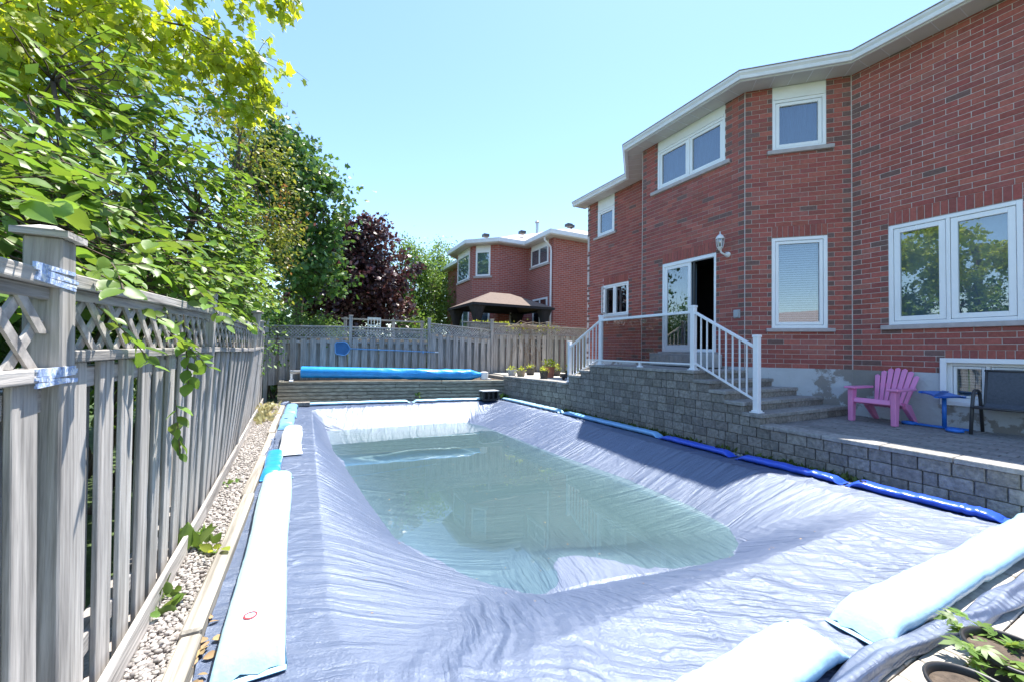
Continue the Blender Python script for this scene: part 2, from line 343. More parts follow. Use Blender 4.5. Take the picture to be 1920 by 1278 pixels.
def tarpmat():
    m = bpy.data.materials.new('silver_blue_tarp'); m.use_nodes = True; N = m.node_tree.nodes; L = m.node_tree.links; N.clear()
    out = N.new('ShaderNodeOutputMaterial'); p = N.new('ShaderNodeBsdfPrincipled'); geo = N.new('ShaderNodeNewGeometry')
    nz = N.new('ShaderNodeTexNoise'); nz.inputs['Scale'].default_value = 2.2; nz.inputs['Detail'].default_value = 6
    L.new(geo.outputs['Position'], nz.inputs['Vector'])
    mx = N.new('ShaderNodeMix'); mx.data_type = 'RGBA'
    mx.inputs[6].default_value = (0.034, 0.058, 0.125, 1); mx.inputs[7].default_value = (0.060, 0.088, 0.170, 1)
    L.new(nz.outputs['Fac'], mx.inputs[0]); L.new(mx.outputs[2], p.inputs['Base Color'])
    p.inputs['Roughness'].default_value = 0.46; p.inputs['Metallic'].default_value = 0.0
    p.inputs['Specular IOR Level'].default_value = 0.35
    # woven threads
    w1 = N.new('ShaderNodeTexWave'); w1.wave_type = 'BANDS'; w1.bands_direction = 'X'; w1.inputs['Scale'].default_value = 60; w1.inputs['Distortion'].default_value = 1.5
    w2 = N.new('ShaderNodeTexWave'); w2.wave_type = 'BANDS'; w2.bands_direction = 'Y'; w2.inputs['Scale'].default_value = 60; w2.inputs['Distortion'].default_value = 1.5
    n3 = N.new('ShaderNodeTexNoise'); n3.inputs['Scale'].default_value = 70; n3.inputs['Detail'].default_value = 5
    for n in (w1, w2, n3): L.new(geo.outputs['Position'], n.inputs['Vector'])
    a = N.new('ShaderNodeMath'); a.operation = 'MULTIPLY'; L.new(w1.outputs['Fac'], a.inputs[0]); L.new(w2.outputs['Fac'], a.inputs[1])
    b = N.new('ShaderNodeMath'); b.operation = 'MULTIPLY_ADD'; L.new(a.outputs[0], b.inputs[0]); b.inputs[1].default_value = 0.35; L.new(n3.outputs['Fac'], b.inputs[2])
    # fine creases pulled across the sheet; three pull directions, blended by weights stored with the mesh
    at = N.new('ShaderNodeAttribute'); at.attribute_name = 'pleat'; sep = N.new('ShaderNodeSeparateXYZ'); L.new(at.outputs['Vector'], sep.inputs[0])
    def crease(ux, uy, vx, vy):
        tot = None
        for fu, fv, w_ in ((5.0, 0.55, 1.3), (17.0, 1.2, 0.45)):
            cu = N.new('ShaderNodeVectorMath'); cu.operation = 'DOT_PRODUCT'; L.new(geo.outputs['Position'], cu.inputs[0]); cu.inputs[1].default_value = (ux*fu, uy*fu, 0)
            cv = N.new('ShaderNodeVectorMath'); cv.operation = 'DOT_PRODUCT'; L.new(geo.outputs['Position'], cv.inputs[0]); cv.inputs[1].default_value = (vx*fv, vy*fv, 0)
            wv = N.new('ShaderNodeMath'); wv.operation = 'MULTIPLY_ADD'; L.new(nz.outputs['Fac'], wv.inputs[0]); wv.inputs[1].default_value = 0.12*fu; L.new(cu.outputs['Value'], wv.inputs[2])
            cb = N.new('ShaderNodeCombineXYZ'); L.new(wv.outputs[0], cb.inputs[0]); L.new(cv.outputs['Value'], cb.inputs[1])
            nn = N.new('ShaderNodeTexNoise'); nn.inputs['Scale'].default_value = 1.0; nn.inputs['Detail'].default_value = 3; L.new(cb.outputs[0], nn.inputs['Vector'])
            s1 = N.new('ShaderNodeMath'); s1.operation = 'SUBTRACT'; L.new(nn.outputs['Fac'], s1.inputs[0]); s1.inputs[1].default_value = 0.5
            s2 = N.new('ShaderNodeMath'); s2.operation = 'ABSOLUTE'; L.new(s1.outputs[0], s2.inputs[0])
            s3 = N.new('ShaderNodeMath'); s3.operation = 'MULTIPLY'; L.new(s2.outputs[0], s3.inputs[0]); s3.inputs[1].default_value = w_
            if tot is None: tot = s3
            else:
                ad_ = N.new('ShaderNodeMath'); ad_.operation = 'ADD'; L.new(tot.outputs[0], ad_.inputs[0]); L.new(s3.outputs[0], ad_.inputs[1]); tot = ad_
        return tot
    side_, ends_, near_ = crease(0.30, 1, 1, 0), crease(1, -0.25, 0, 1), crease(0.80, 1.05, 1, -1)
    m1 = N.new('ShaderNodeMix'); L.new(sep.outputs[0], m1.inputs[0]); L.new(ends_.outputs[0], m1.inputs[2]); L.new(side_.outputs[0], m1.inputs[3])
    ad = N.new('ShaderNodeMix'); L.new(sep.outputs[1], ad.inputs[0]); L.new(m1.outputs[0], ad.inputs[2]); L.new(near_.outputs[0], ad.inputs[3])
    nm_ = N.new('ShaderNodeTexNoise'); nm_.inputs['Scale'].default_value = 0.9; nm_.inputs['Detail'].default_value = 2; L.new(geo.outputs['Position'], nm_.inputs['Vector'])
    rm_ = N.new('ShaderNodeMapRange'); rm_.inputs[1].default_value = 0.35; rm_.inputs[2].default_value = 0.65; rm_.inputs[3].default_value = 0.25; rm_.inputs[4].default_value = 1.15; L.new(nm_.outputs['Fac'], rm_.inputs[0])
    am_ = N.new('ShaderNodeMath'); am_.operation = 'MULTIPLY'; L.new(ad.outputs[0], am_.inputs[0]); L.new(rm_.outputs[0], am_.inputs[1]); ad = am_
    b2 = N.new('ShaderNodeBump'); b2.inputs['Strength'].default_value = 1.0; b2.inputs['Distance'].default_value = 0.07
    L.new(ad.outputs[0], b2.inputs['Height'])
    bp = N.new('ShaderNodeBump'); bp.inputs['Strength'].default_value = 0.8; bp.inputs['Distance'].default_value = 0.005
    L.new(b.outputs[0], bp.inputs['Height']); L.new(b2.outputs[0], bp.inputs['Normal']); L.new(bp.outputs[0], p.inputs['Normal'])
    gl = N.new('ShaderNodeBsdfGlossy'); gl.inputs['Color'].default_value = (0.80, 0.88, 1.0, 1); gl.inputs['Roughness'].default_value = 0.42   # aluminium pigment of the silver side
    L.new(bp.outputs[0], gl.inputs['Normal']); mg = N.new('ShaderNodeMixShader'); mg.inputs[0].default_value = 0.165
    L.new(p.outputs[0], mg.inputs[1]); L.new(gl.outputs[0], mg.inputs[2]); L.new(mg.outputs[0], out.inputs['Surface']); return m
TARP = tarpmat()

def brickwall_mat(name):
    m = bpy.data.materials.new(name); m.use_nodes = True; N = m.node_tree.nodes; L = m.node_tree.links; N.clear()
    out = N.new('ShaderNodeOutputMaterial'); p = N.new('ShaderNodeBsdfPrincipled'); uv = N.new('ShaderNodeUVMap')
    b = N.new('ShaderNodeTexBrick'); b.inputs['Scale'].default_value = 1.0; b.inputs['Brick Width'].default_value = 0.2667; b.inputs['Row Height'].default_value = 0.0889
    b.inputs['Mortar Size'].default_value = 0.009; b.inputs['Color1'].default_value = (0.42, 0.125, 0.10, 1); b.inputs['Color2'].default_value = (0.32, 0.095, 0.08, 1)
    b.inputs['Mortar'].default_value = (0.40, 0.31, 0.29, 1); b.offset = 0.5
    L.new(uv.outputs[0], b.inputs['Vector']); L.new(b.outputs['Color'], p.inputs['Base Color']); p.inputs['Roughness'].default_value = 0.9
    p.inputs['Specular IOR Level'].default_value = 0.2
    L.new(p.outputs[0], out.inputs['Surface']); return m
NBRICK = brickwall_mat('far_brickwork')
# ------------------------------------------------------------------ our house
CH = 0.0889; BL = 0.2667; JT = 0.010
Z_FOUND = 1.297; Z_SOFF = 6.66
CAMP = np.array([0, 0, CAM_H])
def seen(p):
    q = np.asarray(p, float)-CAMP; z = q @ np.array(fw)
    if z < 0.3: return None
    return 960+746.7*(q @ np.array(rt))/z, 639-746.7*(q @ np.array(up))/z, z

class Wall:
    def __init__(s, p0, p1, n):
        s.p0 = Vector((*p0, 0)); s.p1 = Vector((*p1, 0)); s.L = (s.p1-s.p0).length; s.d = (s.p1-s.p0).normalized(); s.n = Vector((*n, 0)).normalized()
    def P(s, a, z, d=0.0): return s.p0 + s.d*a + s.n*d + Vector((0, 0, z))
    def box(s, mb, a0, a1, z0, z1, d0, d1):
        mb.obox(s.P(a0, z0, d0), s.d*(a1-a0), s.n*(d1-d0), (0, 0, z1-z0))

house = thing('brick_house', 'two storey red brick house with white windows beside the pool', 'house', (8.73, 3.5, 0.4))
Q = 2**-0.5
WR = Wall((8.732, 3.555), (8.732, -3.2), (-1, 0))
WC = Wall((8.732, 3.555), (7.517, 4.770), (-1, -1))
WM_ = Wall((7.517, 4.770), (7.517, 7.43), (-1, 0))
WF = Wall((7.517, 7.43), (8.732, 8.645), (-1, 1))
WB = Wall((8.732, 8.645), (8.732, 11.215), (-1, 0))
WE = Wall((8.732, 11.215), (15.0, 11.215), (0, 1))

def cut(iv, holes):
    for h0, h1 in holes:
        nx = []
        for a, b in iv:
            if h1 <= a or h0 >= b: nx.append((a, b))
            else:
                if h0-a > 0.02: nx.append((a, h0))
                if b-h1 > 0.02: nx.append((h1, b))
        iv = nx
    return iv

ALLB = []   # (wall, s0, s1, z0, z1, colour index, depth)
def lay(W, holes, soldiers, qstart=True, qend=True, phase=0):
    """running bond with cut bricks at openings; dark half bricks at corners and jambs"""
    n = int((Z_SOFF-Z_FOUND)/CH)+1
    for k in range(n):
        z0 = Z_FOUND+k*CH; z1 = min(z0+CH-JT, Z_SOFF-0.004)
        if z1-z0 < 0.02: continue
        hs = [(a, b) for a, b, c, d in holes if c < z1-0.012 and d > z0+0.012] + [(a, b) for a, b, c, d in soldiers if c < z1-0.012 and d > z0+0.012]
        jam = [x for a, b, c, d in holes if c < z1 and d > z0 for x in (a, b)]
        off = BL/2 if (k+phase) % 2 else 0.0
        s = -off
        while s < W.L:
            a, b = max(s, 0)+(JT/2 if s > 0 else 0.006), min(s+BL, W.L)-(JT/2 if s+BL < W.L else 0.006)
            for a2, b2 in cut([(a, b)], [(h0-JT/2, h1+JT/2) for h0, h1 in hs]):
                if b2-a2 < 0.03: continue
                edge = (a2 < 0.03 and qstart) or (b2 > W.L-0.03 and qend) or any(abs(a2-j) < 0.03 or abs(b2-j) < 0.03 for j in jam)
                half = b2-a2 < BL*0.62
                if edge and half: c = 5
                else: c = 5 if random.random() < 0.03 else random.choice((0, 0, 1, 1, 2, 3, 3, 4))
                ALLB.append((W, a2, b2, z0, z1, c, random.uniform(-0.002, 0.0015)))
            s += BL
    for a, b, c, d in soldiers:
        m_ = max(1, round((b-a)/CH)); w = (b-a)/m_
        for i in range(m_):
            ALLB.append((W, a+i*w+JT/2, a+(i+1)*w-JT/2, c+JT*0.6, d-JT*0.5, random.choice((0, 1, 1, 3)), 0.002))

def backing(W, holes, name='wall', z0=Z_FOUND, z1=Z_SOFF, m=MORTAR):
    mb = MB(); S = sorted({0, W.L, *[x for h in holes for x in h[:2]]}); Z = sorted({z0, z1, *[min(max(x, z0), z1) for h in holes for x in h[2:]]})
    for i in range(len(S)-1):
        run = None
        for j in range(len(Z)-1):
            cs, cz = (S[i]+S[i+1])/2, (Z[j]+Z[j+1])/2
            solid = not any(a < cs < b and c < cz < d for a, b, c, d in holes)
            if solid: run = (run[0], Z[j+1]) if run else (Z[j], Z[j+1])
            if run and (not solid or j == len(Z)-2):
                W.box(mb, S[i], S[i+1], run[0], run[1], -0.11, -0.007); run = None
    return mb.build(name, m, house)

H_R = [(0.505, 1.935, 2.06, 3.74), (1.165, 2.02, Z_FOUND-0.01, 1.49)]
H_C = [(0.37, 1.262, 2.03, 3.75), (0.385, 1.25, 5.42, Z_SOFF)]
H_M = [(0.61, 2.01, 1.575, 3.64), (0.42, 2.18, 5.47, Z_SOFF)]
H_B = [(1.205, 2.03, 5.41, Z_SOFF), (0.545, 1.705, 2.68, 3.72)]
lay(WR, H_R, [(0.505, 1.935, 3.74, 3.964), (1.165, 2.02, 1.49, 1.653)], qend=False)
lay(WC, H_C, [(0.37, 1.262, 3.75, 3.964)], phase=1)
lay(WM_, H_M, [(0.61, 2.01, 3.64, 3.875)])
lay(WF, [], [], phase=1)
lay(WB, H_B, [(0.545, 1.705, 3.72, 3.964)], qstart=False)
for W, H in ((WR, H_R), (WC, H_C), (WM_, H_M), (WF, []), (WB, H_B), (WE, [])): backing(W, H)

# 300 bricks that show largest are single parts, the rest is one field per house
def bsize(b):
    W, a0, a1, z0, z1, c, d = b
    if W is WF: return 0
    p = [seen(W.P(a, z)) for a, z in ((a0, z0), (a1, z1))]
    if any(x is None for x in p): return 0
    cx, cy = (p[0][0]+p[1][0])/2, (p[0][1]+p[1][1])/2
    if not (0 < cx < 1915 and 0 < cy < 1278): return 0
    return abs(p[0][0]-p[1][0])*abs(p[0][1]-p[1][1])
ALLB.sort(key=bsize, reverse=True)
BM = {}
def brick_mesh(ln, h, ci):
    key = (round(ln, 3), round(h, 3), ci)
    if key not in BM:
        mb = MB(); mb.box(-ln/2, ln/2, -0.045, 0.0, -h/2, h/2); BM[key] = mb.mesh('brick', BRICK[ci], bevel=0.003)
    return BM[key]
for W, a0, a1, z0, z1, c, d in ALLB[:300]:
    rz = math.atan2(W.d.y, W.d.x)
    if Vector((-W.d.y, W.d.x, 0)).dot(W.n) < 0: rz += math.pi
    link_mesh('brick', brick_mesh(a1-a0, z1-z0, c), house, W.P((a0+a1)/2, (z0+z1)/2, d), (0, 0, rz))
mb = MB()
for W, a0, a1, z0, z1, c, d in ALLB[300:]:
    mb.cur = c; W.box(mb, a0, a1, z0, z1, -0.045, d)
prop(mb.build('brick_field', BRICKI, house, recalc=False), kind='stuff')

# foundation
for W, z1 in ((WR, Z_FOUND), (WC, Z_FOUND), (WM_, Z_FOUND), (WF, Z_FOUND), (WB, Z_FOUND), (WE, Z_FOUND)):
    mb = MB()
    hs = [(1.165, 2.02, 0.86, 2.0)] if W is WR else []
    S = sorted({0, W.L, *[x for h in hs for x in h[:2]]})
    for i in range(len(S)-1):
        hole = any(a < (S[i]+S[i+1])/2 < b for a, b, c, d in hs)
        W.box(mb, S[i], S[i+1], -0.3, 0.86 if hole else z1, -0.12, 0.012)
    mb.build('foundation', FOUND, house)
# control joint beads at the bay corners
mb = MB()
for W, s in ((WR, 0.0), (WC, WC.L), (WM_, WM_.L)):
    p = W.P(s, 0, 0.001); mb.tube([(p.x, p.y, Z_FOUND), (p.x, p.y, Z_SOFF)], 0.009, 6)
mb.build('corner_bead', MORTAR, house)

def window(W, s0, s1, z0, z1, cols=(1.0,), depth=0.035, sill=None, blind=None, top_panel=None, openx=None, fr=0.055, sash=0.06, back=None):
    """white vinyl window: outer frame, sashes, panes, optional sill, blind and trim panel above"""
    mb = MB(); d1 = -depth+0.03; d0 = -depth-0.05
    zt = top_panel if top_panel else z1
    W.box(mb, s0, s0+fr, z0, zt, d0, d1); W.box(mb, s1-fr, s1, z0, zt, d0, d1)
    W.box(mb, s0+fr, s1-fr, z0, z0+fr, d0, d1); W.box(mb, s0+fr, s1-fr, zt-fr, zt, d0, d1)
    tot = sum(cols); x = s0+fr; w = s1-s0-2*fr; spans = []
    for i, c in enumerate(cols):
        a, b = x, x+w*c/tot; x = b
        if i: W.box(mb, a-0.022, a+0.022, z0+fr, zt-fr, d0, d1-0.004)
        spans.append((a+(0.022 if i else 0), b-(0.022 if i < len(cols)-1 else 0)))
    fo = mb.build('window', VINYL, house, bevel=0.004)
    for a, b in spans:
        mb = MB(); g = 0.006
        za, zb = z0+fr+g, zt-fr-g; a += g; b -= g
        W.box(mb, a, a+sash, za, zb, d0+0.01, d1-0.012); W.box(mb, b-sash, b, za, zb, d0+0.01, d1-0.012)
        W.box(mb, a+sash, b-sash, za, za+sash, d0+0.01, d1-0.012); W.box(mb, a+sash, b-sash, zb-sash, zb, d0+0.01, d1-0.012)
        mb.build('sash', VINYL, fo, bevel=0.005)
        mb = MB(); W.box(mb, a+sash-0.004, b-sash+0.004, za+sash-0.004, zb-sash+0.004, -depth-0.018, -depth-0.012); mb.build('pane', GLASS, fo)
    if top_panel:
        mb = MB(); W.box(mb, s0+0.002, s1-0.002, top_panel+0.004, z1-0.004, -depth-0.03, -0.012); W.box(mb, s0+0.03, s1-0.03, top_panel+0.002, top_panel+0.035, -0.02, 0.012)
        mb.build('trim_panel', TRIM, fo)
    if sill:
        mb = MB(); W.box(mb, sill[0], sill[1], sill[2], z0, -0.10, 0.055); mb.build('sill', SILLM, fo, bevel=0.006)
    if blind == 'slats':
        mb = MB(); z = z0+0.1
        while z < zt-0.1:
            mb.obox(W.P(s0+0.1, z, -depth-0.09), W.d*(s1-s0-0.2), W.n*0.022+Vector((0, 0, -0.034)), (0, 0, 0.002)); z += 0.042
        mb.build('blind', BLIND, fo)
    elif blind == 'shade':
        mb = MB(); W.box(mb, s0+0.06, s1-0.06, z0+(zt-z0)*0.0+0.06, zt-0.05, -depth-0.12, -depth-0.115); mb.build('blind', BLIND, fo)
    elif blind == 'curtain':
        mb = MB(); n = 26; pts = []
        for i in range(n+1):
            a = s0+0.07+(s1-s0-0.14)*i/n; pts.append((a, -depth-0.13+0.02*math.sin(i*1.9)))
        for i in range(n): mb.sheet([W.P(pts[i][0], z0+0.05, pts[i][1]), W.P(pts[i+1][0], z0+0.05, pts[i+1][1]), W.P(pts[i+1][0], zt-0.04, pts[i+1][1]), W.P(pts[i][0], zt-0.04, pts[i][1])])
        mb.build('curtain', CURT, fo)
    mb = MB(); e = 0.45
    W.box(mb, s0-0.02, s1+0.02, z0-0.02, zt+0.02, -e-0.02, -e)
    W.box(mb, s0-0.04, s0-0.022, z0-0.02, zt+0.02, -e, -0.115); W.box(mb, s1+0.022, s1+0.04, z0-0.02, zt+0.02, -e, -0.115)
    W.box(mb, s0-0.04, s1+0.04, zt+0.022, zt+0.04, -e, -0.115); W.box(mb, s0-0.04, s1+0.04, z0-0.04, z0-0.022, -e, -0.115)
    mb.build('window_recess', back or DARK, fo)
    return fo
w = window(WR, 0.505, 1.935, 2.06, 3.735, cols=(0.96, 1.0), sill=(0.41, 2.05, 1.985), fr=0.06, sash=0.075, blind='shade')
prop(w, 'large two pane ground floor window reflecting the trees')
w = window(WC, 0.37, 1.262, 2.03, 3.745, sill=(0.27, 1.36, 1.965), blind='slats', fr=0.06, sash=0.055)
prop(w, 'tall ground floor window with closed horizontal blinds')
w = window(WC, 0.385, 1.25, 5.42, Z_SOFF-0.004, sill=(0.27, 1.345, 5.345), top_panel=6.40, blind='curtain', sash=0.06)
prop(w, 'small upper window under a cream trim panel')
w = window(WM_, 0.42, 2.18, 5.47, Z_SOFF-0.004, cols=(1, 1), sill=(0.30, 2.36, 5.39), top_panel=6.42, blind='curtain', sash=0.06)
prop(w, 'wide two pane upper window under a cream trim panel')
window(WB, 1.205, 2.03, 5.41, Z_SOFF-0.004, sill=(1.1, 2.2, 5.34), top_panel=6.28, blind='curtain', sash=0.06)
wfl = window(WB, 0.545, 1.705, 2.68, 3.715, cols=(1, 0.8), sill=(0.5, 1.8, 2.60), sash=0.045)
mb = MB(); s_a = 1.60; p0_ = WB.P(s_a, 2.76, 0.0); dirv = (WB.n*0.80 - WB.d*0.60)
mb.obox(p0_, dirv*0.05, WB.d*0.03, (0, 0, 0.86)); mb.obox(p0_+dirv*0.40, dirv*0.05, WB.d*0.03, (0, 0, 0.86))
mb.obox(p0_+dirv*0.05, dirv*0.35, WB.d*0.03, (0, 0, 0.05)); mb.obox(p0_+dirv*0.05+Vector((0, 0, 0.81)), dirv*0.35, WB.d*0.03, (0, 0, 0.05))
prop(mb.build('open_sash', VINYL, wfl), 'white casement sash swung open')
wb_ = window(WR, 1.165, 2.02, 0.86, 1.485, cols=(1, 1), depth=0.06, blind='slats', fr=0.07, sash=0.035)
prop(wb_, 'low basement window in the painted foundation')
mb = MB(); WR.box(mb, 1.12, 1.19, 0.82, 1.53, 0.014, 0.05); WR.box(mb, 1.995, 2.06, 0.82, 1.53, 0.014, 0.05); WR.box(mb, 1.19, 1.995, 1.46, 1.53, 0.014, 0.05); WR.box(mb, 1.19, 1.995, 0.82, 0.885, 0.014, 0.05)
mb.build('casing', VINYL, wb_, bevel=0.004)

# sliding door: fixed glazed leaf, the other half stands open behind an insect screen
W = WM_; s0, s1, z0, z1 = 0.61, 2.01, 1.575, 3.635; mid = 1.27
mb = MB()
W.box(mb, s0, s0+0.05, z0, z1, -0.10, 0.0); W.box(mb, s1-0.05, s1, z0, z1, -0.10, 0.0)
W.box(mb, s0+0.05, s1-0.05, z1-0.075, z1, -0.10, 0.0); W.box(mb, s0+0.05, s1-0.05, z0, z0+0.06, -0.10, 0.012)
door = prop(mb.build('sliding_door', VINYL, house, bevel=0.004), 'white sliding patio door with one half standing open')
mb = MB(); a, b = mid-0.03, s1-0.05
W.box(mb, a, a+0.075, z0+0.06, z1-0.075, -0.055, -0.02); W.box(mb, b-0.075, b, z0+0.06, z1-0.075, -0.055, -0.02)
W.box(mb, a+0.075, b-0.075, z0+0.06, z0+0.15, -0.055, -0.02); W.box(mb, a+0.075, b-0.075, z1-0.15, z1-0.075, -0.055, -0.02)
mb.build('door_leaf', VINYL, door, bevel=0.004)
mb = MB(); W.box(mb, a+0.07, b-0.07, z0+0.145, z1-0.145, -0.04, -0.034); mb.build('pane', GLASS, door)
mb = MB(); n = 34
for i in range(n):
    x0 = a+0.02+(b-a-0.04)*i/n; x1 = a+0.02+(b-a-0.04)*(i+1)/n; y0 = -0.25+0.02*math.sin(i*1.3); y1 = -0.25+0.02*math.sin((i+1)*1.3)
    mb.sheet([W.P(x0, z0+0.05, y0), W.P(x1, z0+0.05, y1), W.P(x1, z1-0.1, y1), W.P(x0, z1-0.1, y0)])
mb.build('curtain', CURT, door)
mb = MB(); W.box(mb, mid-0.10, mid-0.055, z0+0.06, z1-0.075, -0.095, -0.06); mb.build('slid_leaf_edge', FRAMEB, door)
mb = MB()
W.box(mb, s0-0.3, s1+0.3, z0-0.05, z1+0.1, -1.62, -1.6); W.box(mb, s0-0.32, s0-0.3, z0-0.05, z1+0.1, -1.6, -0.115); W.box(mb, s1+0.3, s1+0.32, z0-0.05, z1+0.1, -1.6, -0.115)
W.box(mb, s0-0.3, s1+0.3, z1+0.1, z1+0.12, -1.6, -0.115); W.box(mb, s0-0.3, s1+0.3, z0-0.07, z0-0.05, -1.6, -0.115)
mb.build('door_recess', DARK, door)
mb = MB(); W.box(mb, 0.45, 2.12, 1.26, 1.535, 0.014, 0.30); W.box(mb, 0.55, 2.06, 1.535, 1.573, -0.1, 0.10); mb.build('door_step', CONC, house, bevel=0.012)
# outlet box
mb = MB(); WM_.box(mb, 0.10, 0.20, 2.25, 2.39, 0.002, 0.05); WM_.box(mb, 0.085, 0.215, 2.235, 2.405, 0.0, 0.012); mb.build('outlet_box', GREYPOT, house, bevel=0.004)

# eaves: soffit, gutter and roof along the mitred eave line
def offset_line(pts, off):
    out = []
    P = [Vector((*p, 0)) for p in pts]
    for i, p in enumerate(P):
        ns = []
        for a, b in ((i-1, i), (i, i+1)):
            if a < 0 or b >= len(P): continue
            d = (P[b]-P[a]).normalized(); nn = Vector((-d.y, d.x, 0)); ns.append(nn)
        if len(ns) == 1: out.append(p+ns[0]*off)
        else:
            bi = (ns[0]+ns[1]).normalized(); out.append(p+bi*off/bi.dot(ns[0]))
    return out
line = [(8.732, -3.4), (8.732, 3.555), (7.517, 4.770), (7.517, 7.43), (8.732, 8.645), (8.732, 11.50)]
def strip(name, prof, m, parent=house, ln=line, smooth=False, sgn=1):
    """sweep (offset, z) profile along the eave line"""
    rows = [[(v.x, v.y, z) for v in offset_line(ln, sgn*o)] for o, z in prof]
    mb = MB()
    for r in range(len(rows)-1):
        for i in range(len(ln)-1): mb.sheet([rows[r][i], rows[r][i+1], rows[r+1][i+1], rows[r+1][i]])
    return mb.build(name, m, parent)
strip('soffit', [(0.0-0.1, Z_SOFF), (0.372, Z_SOFF)], SOFF)
strip('fascia', [(0.372, 6.64), (0.40, 6.64), (0.40, 6.82), (0.372, 6.82)], GUTT)
strip('gutter', [(0.40, 6.655), (0.455, 6.655), (0.465, 6.70), (0.458, 6.715), (0.490, 6.755), (0.492, 6.79), (0.475, 6.79), (0.47, 6.73), (0.42, 6.67), (0.405, 6.79)], GUTT)
strip('drip_edge', [(0.478, 6.793), (0.505, 6.793), (0.505, 6.806), (0.36, 6.84)], SHIN)
mb = MB(); z1_ = 6.82
mb.sheet([(8.3, -3.4, z1_), (8.3, 11.5, z1_), (14.5, 11.5, 9.05), (14.5, -3.4, 9.05)])
G = offset_line(line, 0.46)
apex = (9.9, 6.1, 7.9)
for i in (1, 2, 3): mb.sheet([tuple(G[i].xy)+(z1_,), tuple(G[i+1].xy)+(z1_,), apex])
mb.build('roof', SHIN, house, recalc=False)
# soffit panel seams
def seams(p, q, step=0.30):
    p, q = Vector((*p, 0)), Vector((*q, 0)); d = (q-p).normalized(); nn = Vector((-d.y, d.x, 0)); L_ = (q-p).length; s = 0.1
    while s < L_:
        MB().obox(p+d*s+nn*0.012+Vector((0, 0, Z_SOFF-0.006)), d*0.012, nn*0.355, (0, 0, 0.004)).build('soffit_seam', GUTT, house); s += step
for i in range(len(line)-1): seams(line[i], line[i+1])

# wall lantern beside the door
lan = thing('wall_lantern', 'white carriage lantern on the brick wall above the patio door', 'lamp', (7.5, 5.14, 3.46))
mb = MB(); mb.lathe([(0.0, 0.012), (0.045, 0.012), (0.058, 0.0)], n=16)
me = mb.mesh('wall_plate', LAMPW, smooth=True)
link_mesh('wall_plate', me, lan, (7.513, 5.115, 3.53), (0, -math.pi/2, 0), (1, 1, 4))
mb = MB(); mb.tube([(7.49, 5.115, 3.53), (7.42, 5.13, 3.53), (7.36, 5.15, 3.56), (7.34, 5.16, 3.62)], [0.022, 0.02, 0.017, 0.015], 10); mb.build('arm', LAMPW, lan, smooth=True)
c = (7.34, 5.165, 3.60)
mb = MB(); mb.lathe([(0.0, 0.0), (0.03, 0.01), (0.045, 0.05), (0.055, 0.055), (0.055, 0.07)], c, 12); mb.build('lamp_base', LAMPW, lan, smooth=True)
mb = MB(); mb.lathe([(0.050, 0.07), (0.066, 0.15), (0.070, 0.22), (0.066, 0.24)], c, 12); mb.build('lamp_glass', GLASS, lan, smooth=True)
mb = MB()
for k in range(6):
    t = k*math.pi/3; mb.tube([(c[0]+r*math.cos(t), c[1]+r*math.sin(t), c[2]+z) for r, z in ((0.052, 0.07), (0.068, 0.15), (0.072, 0.22), (0.068, 0.24))], 0.006, 5)
mb.build('lamp_cage', LAMPW, lan)
mb = MB(); mb.lathe([(0.080, 0.235), (0.082, 0.25), (0.065, 0.29), (0.03, 0.325), (0.012, 0.335), (0.008, 0.36), (0.012, 0.37), (0.0, 0.40)], c, 14); mb.build('lamp_hood', LAMPW, lan, smooth=True)
# ------------------------------------------------------------------ ground, deck, pool
PX0, PX1, PY0, PY1 = 0.15, 5.30, 1.80, 11.10
WL = -0.45
def ring(name, X0, X1, Y0, Y1, hx0, hx1, hy0, hy1, z, m, th=0.0):
    mb = MB()
    for a, b, c, d in ((X0, X1, Y0, hy0), (X0, X1, hy1, Y1), (X0, hx0, hy0, hy1), (hx1, X1, hy0, hy1)):
        if th: mb.box(a, b, c, d, z-th, z)
        else: mb.sheet([(a, c, z), (b, c, z), (b, d, z), (a, d, z)])
    o = mb.build(name, m); prop(o, kind='structure'); return o
prop(ring('ground', -400, 400, -400, 400, PX0-0.2, PX1+0.2, PY0-0.2, PY1+0.2, -0.05, GRASSG), 'flat green lawn ground around the yard')
prop(ring('pool_deck', -0.60, 6.2, 0.2, 12.7, PX0, PX1, PY0, PY1, -0.012, CONC, 0.12), 'pale concrete deck under the pool cover edges')
mb = MB(); e = 0.001
for q in ([(PX0-.1, PY0-.1, -1.6), (PX1+.1, PY0-.1, -1.6), (PX1+.1, PY1+.1, -1.6), (PX0-.1, PY1+.1, -1.6)],): mb.sheet(q)
mb.box(PX0-.15, PX0-.002, PY0-.1, PY1+.1, -1.6, -0.135); mb.box(PX1+.002, PX1+.15, PY0-.1, PY1+.1, -1.6, -0.135)
mb.box(PX0-.002, PX1+.002, PY0-.15, PY0-.002, -1.6, -0.135); mb.box(PX0-.002, PX1+.002, PY1+.002, PY1+.15, -1.6, -0.135)
prop(mb.build('pool_basin', CONC), 'concrete swimming pool basin under the cover', kind='structure')

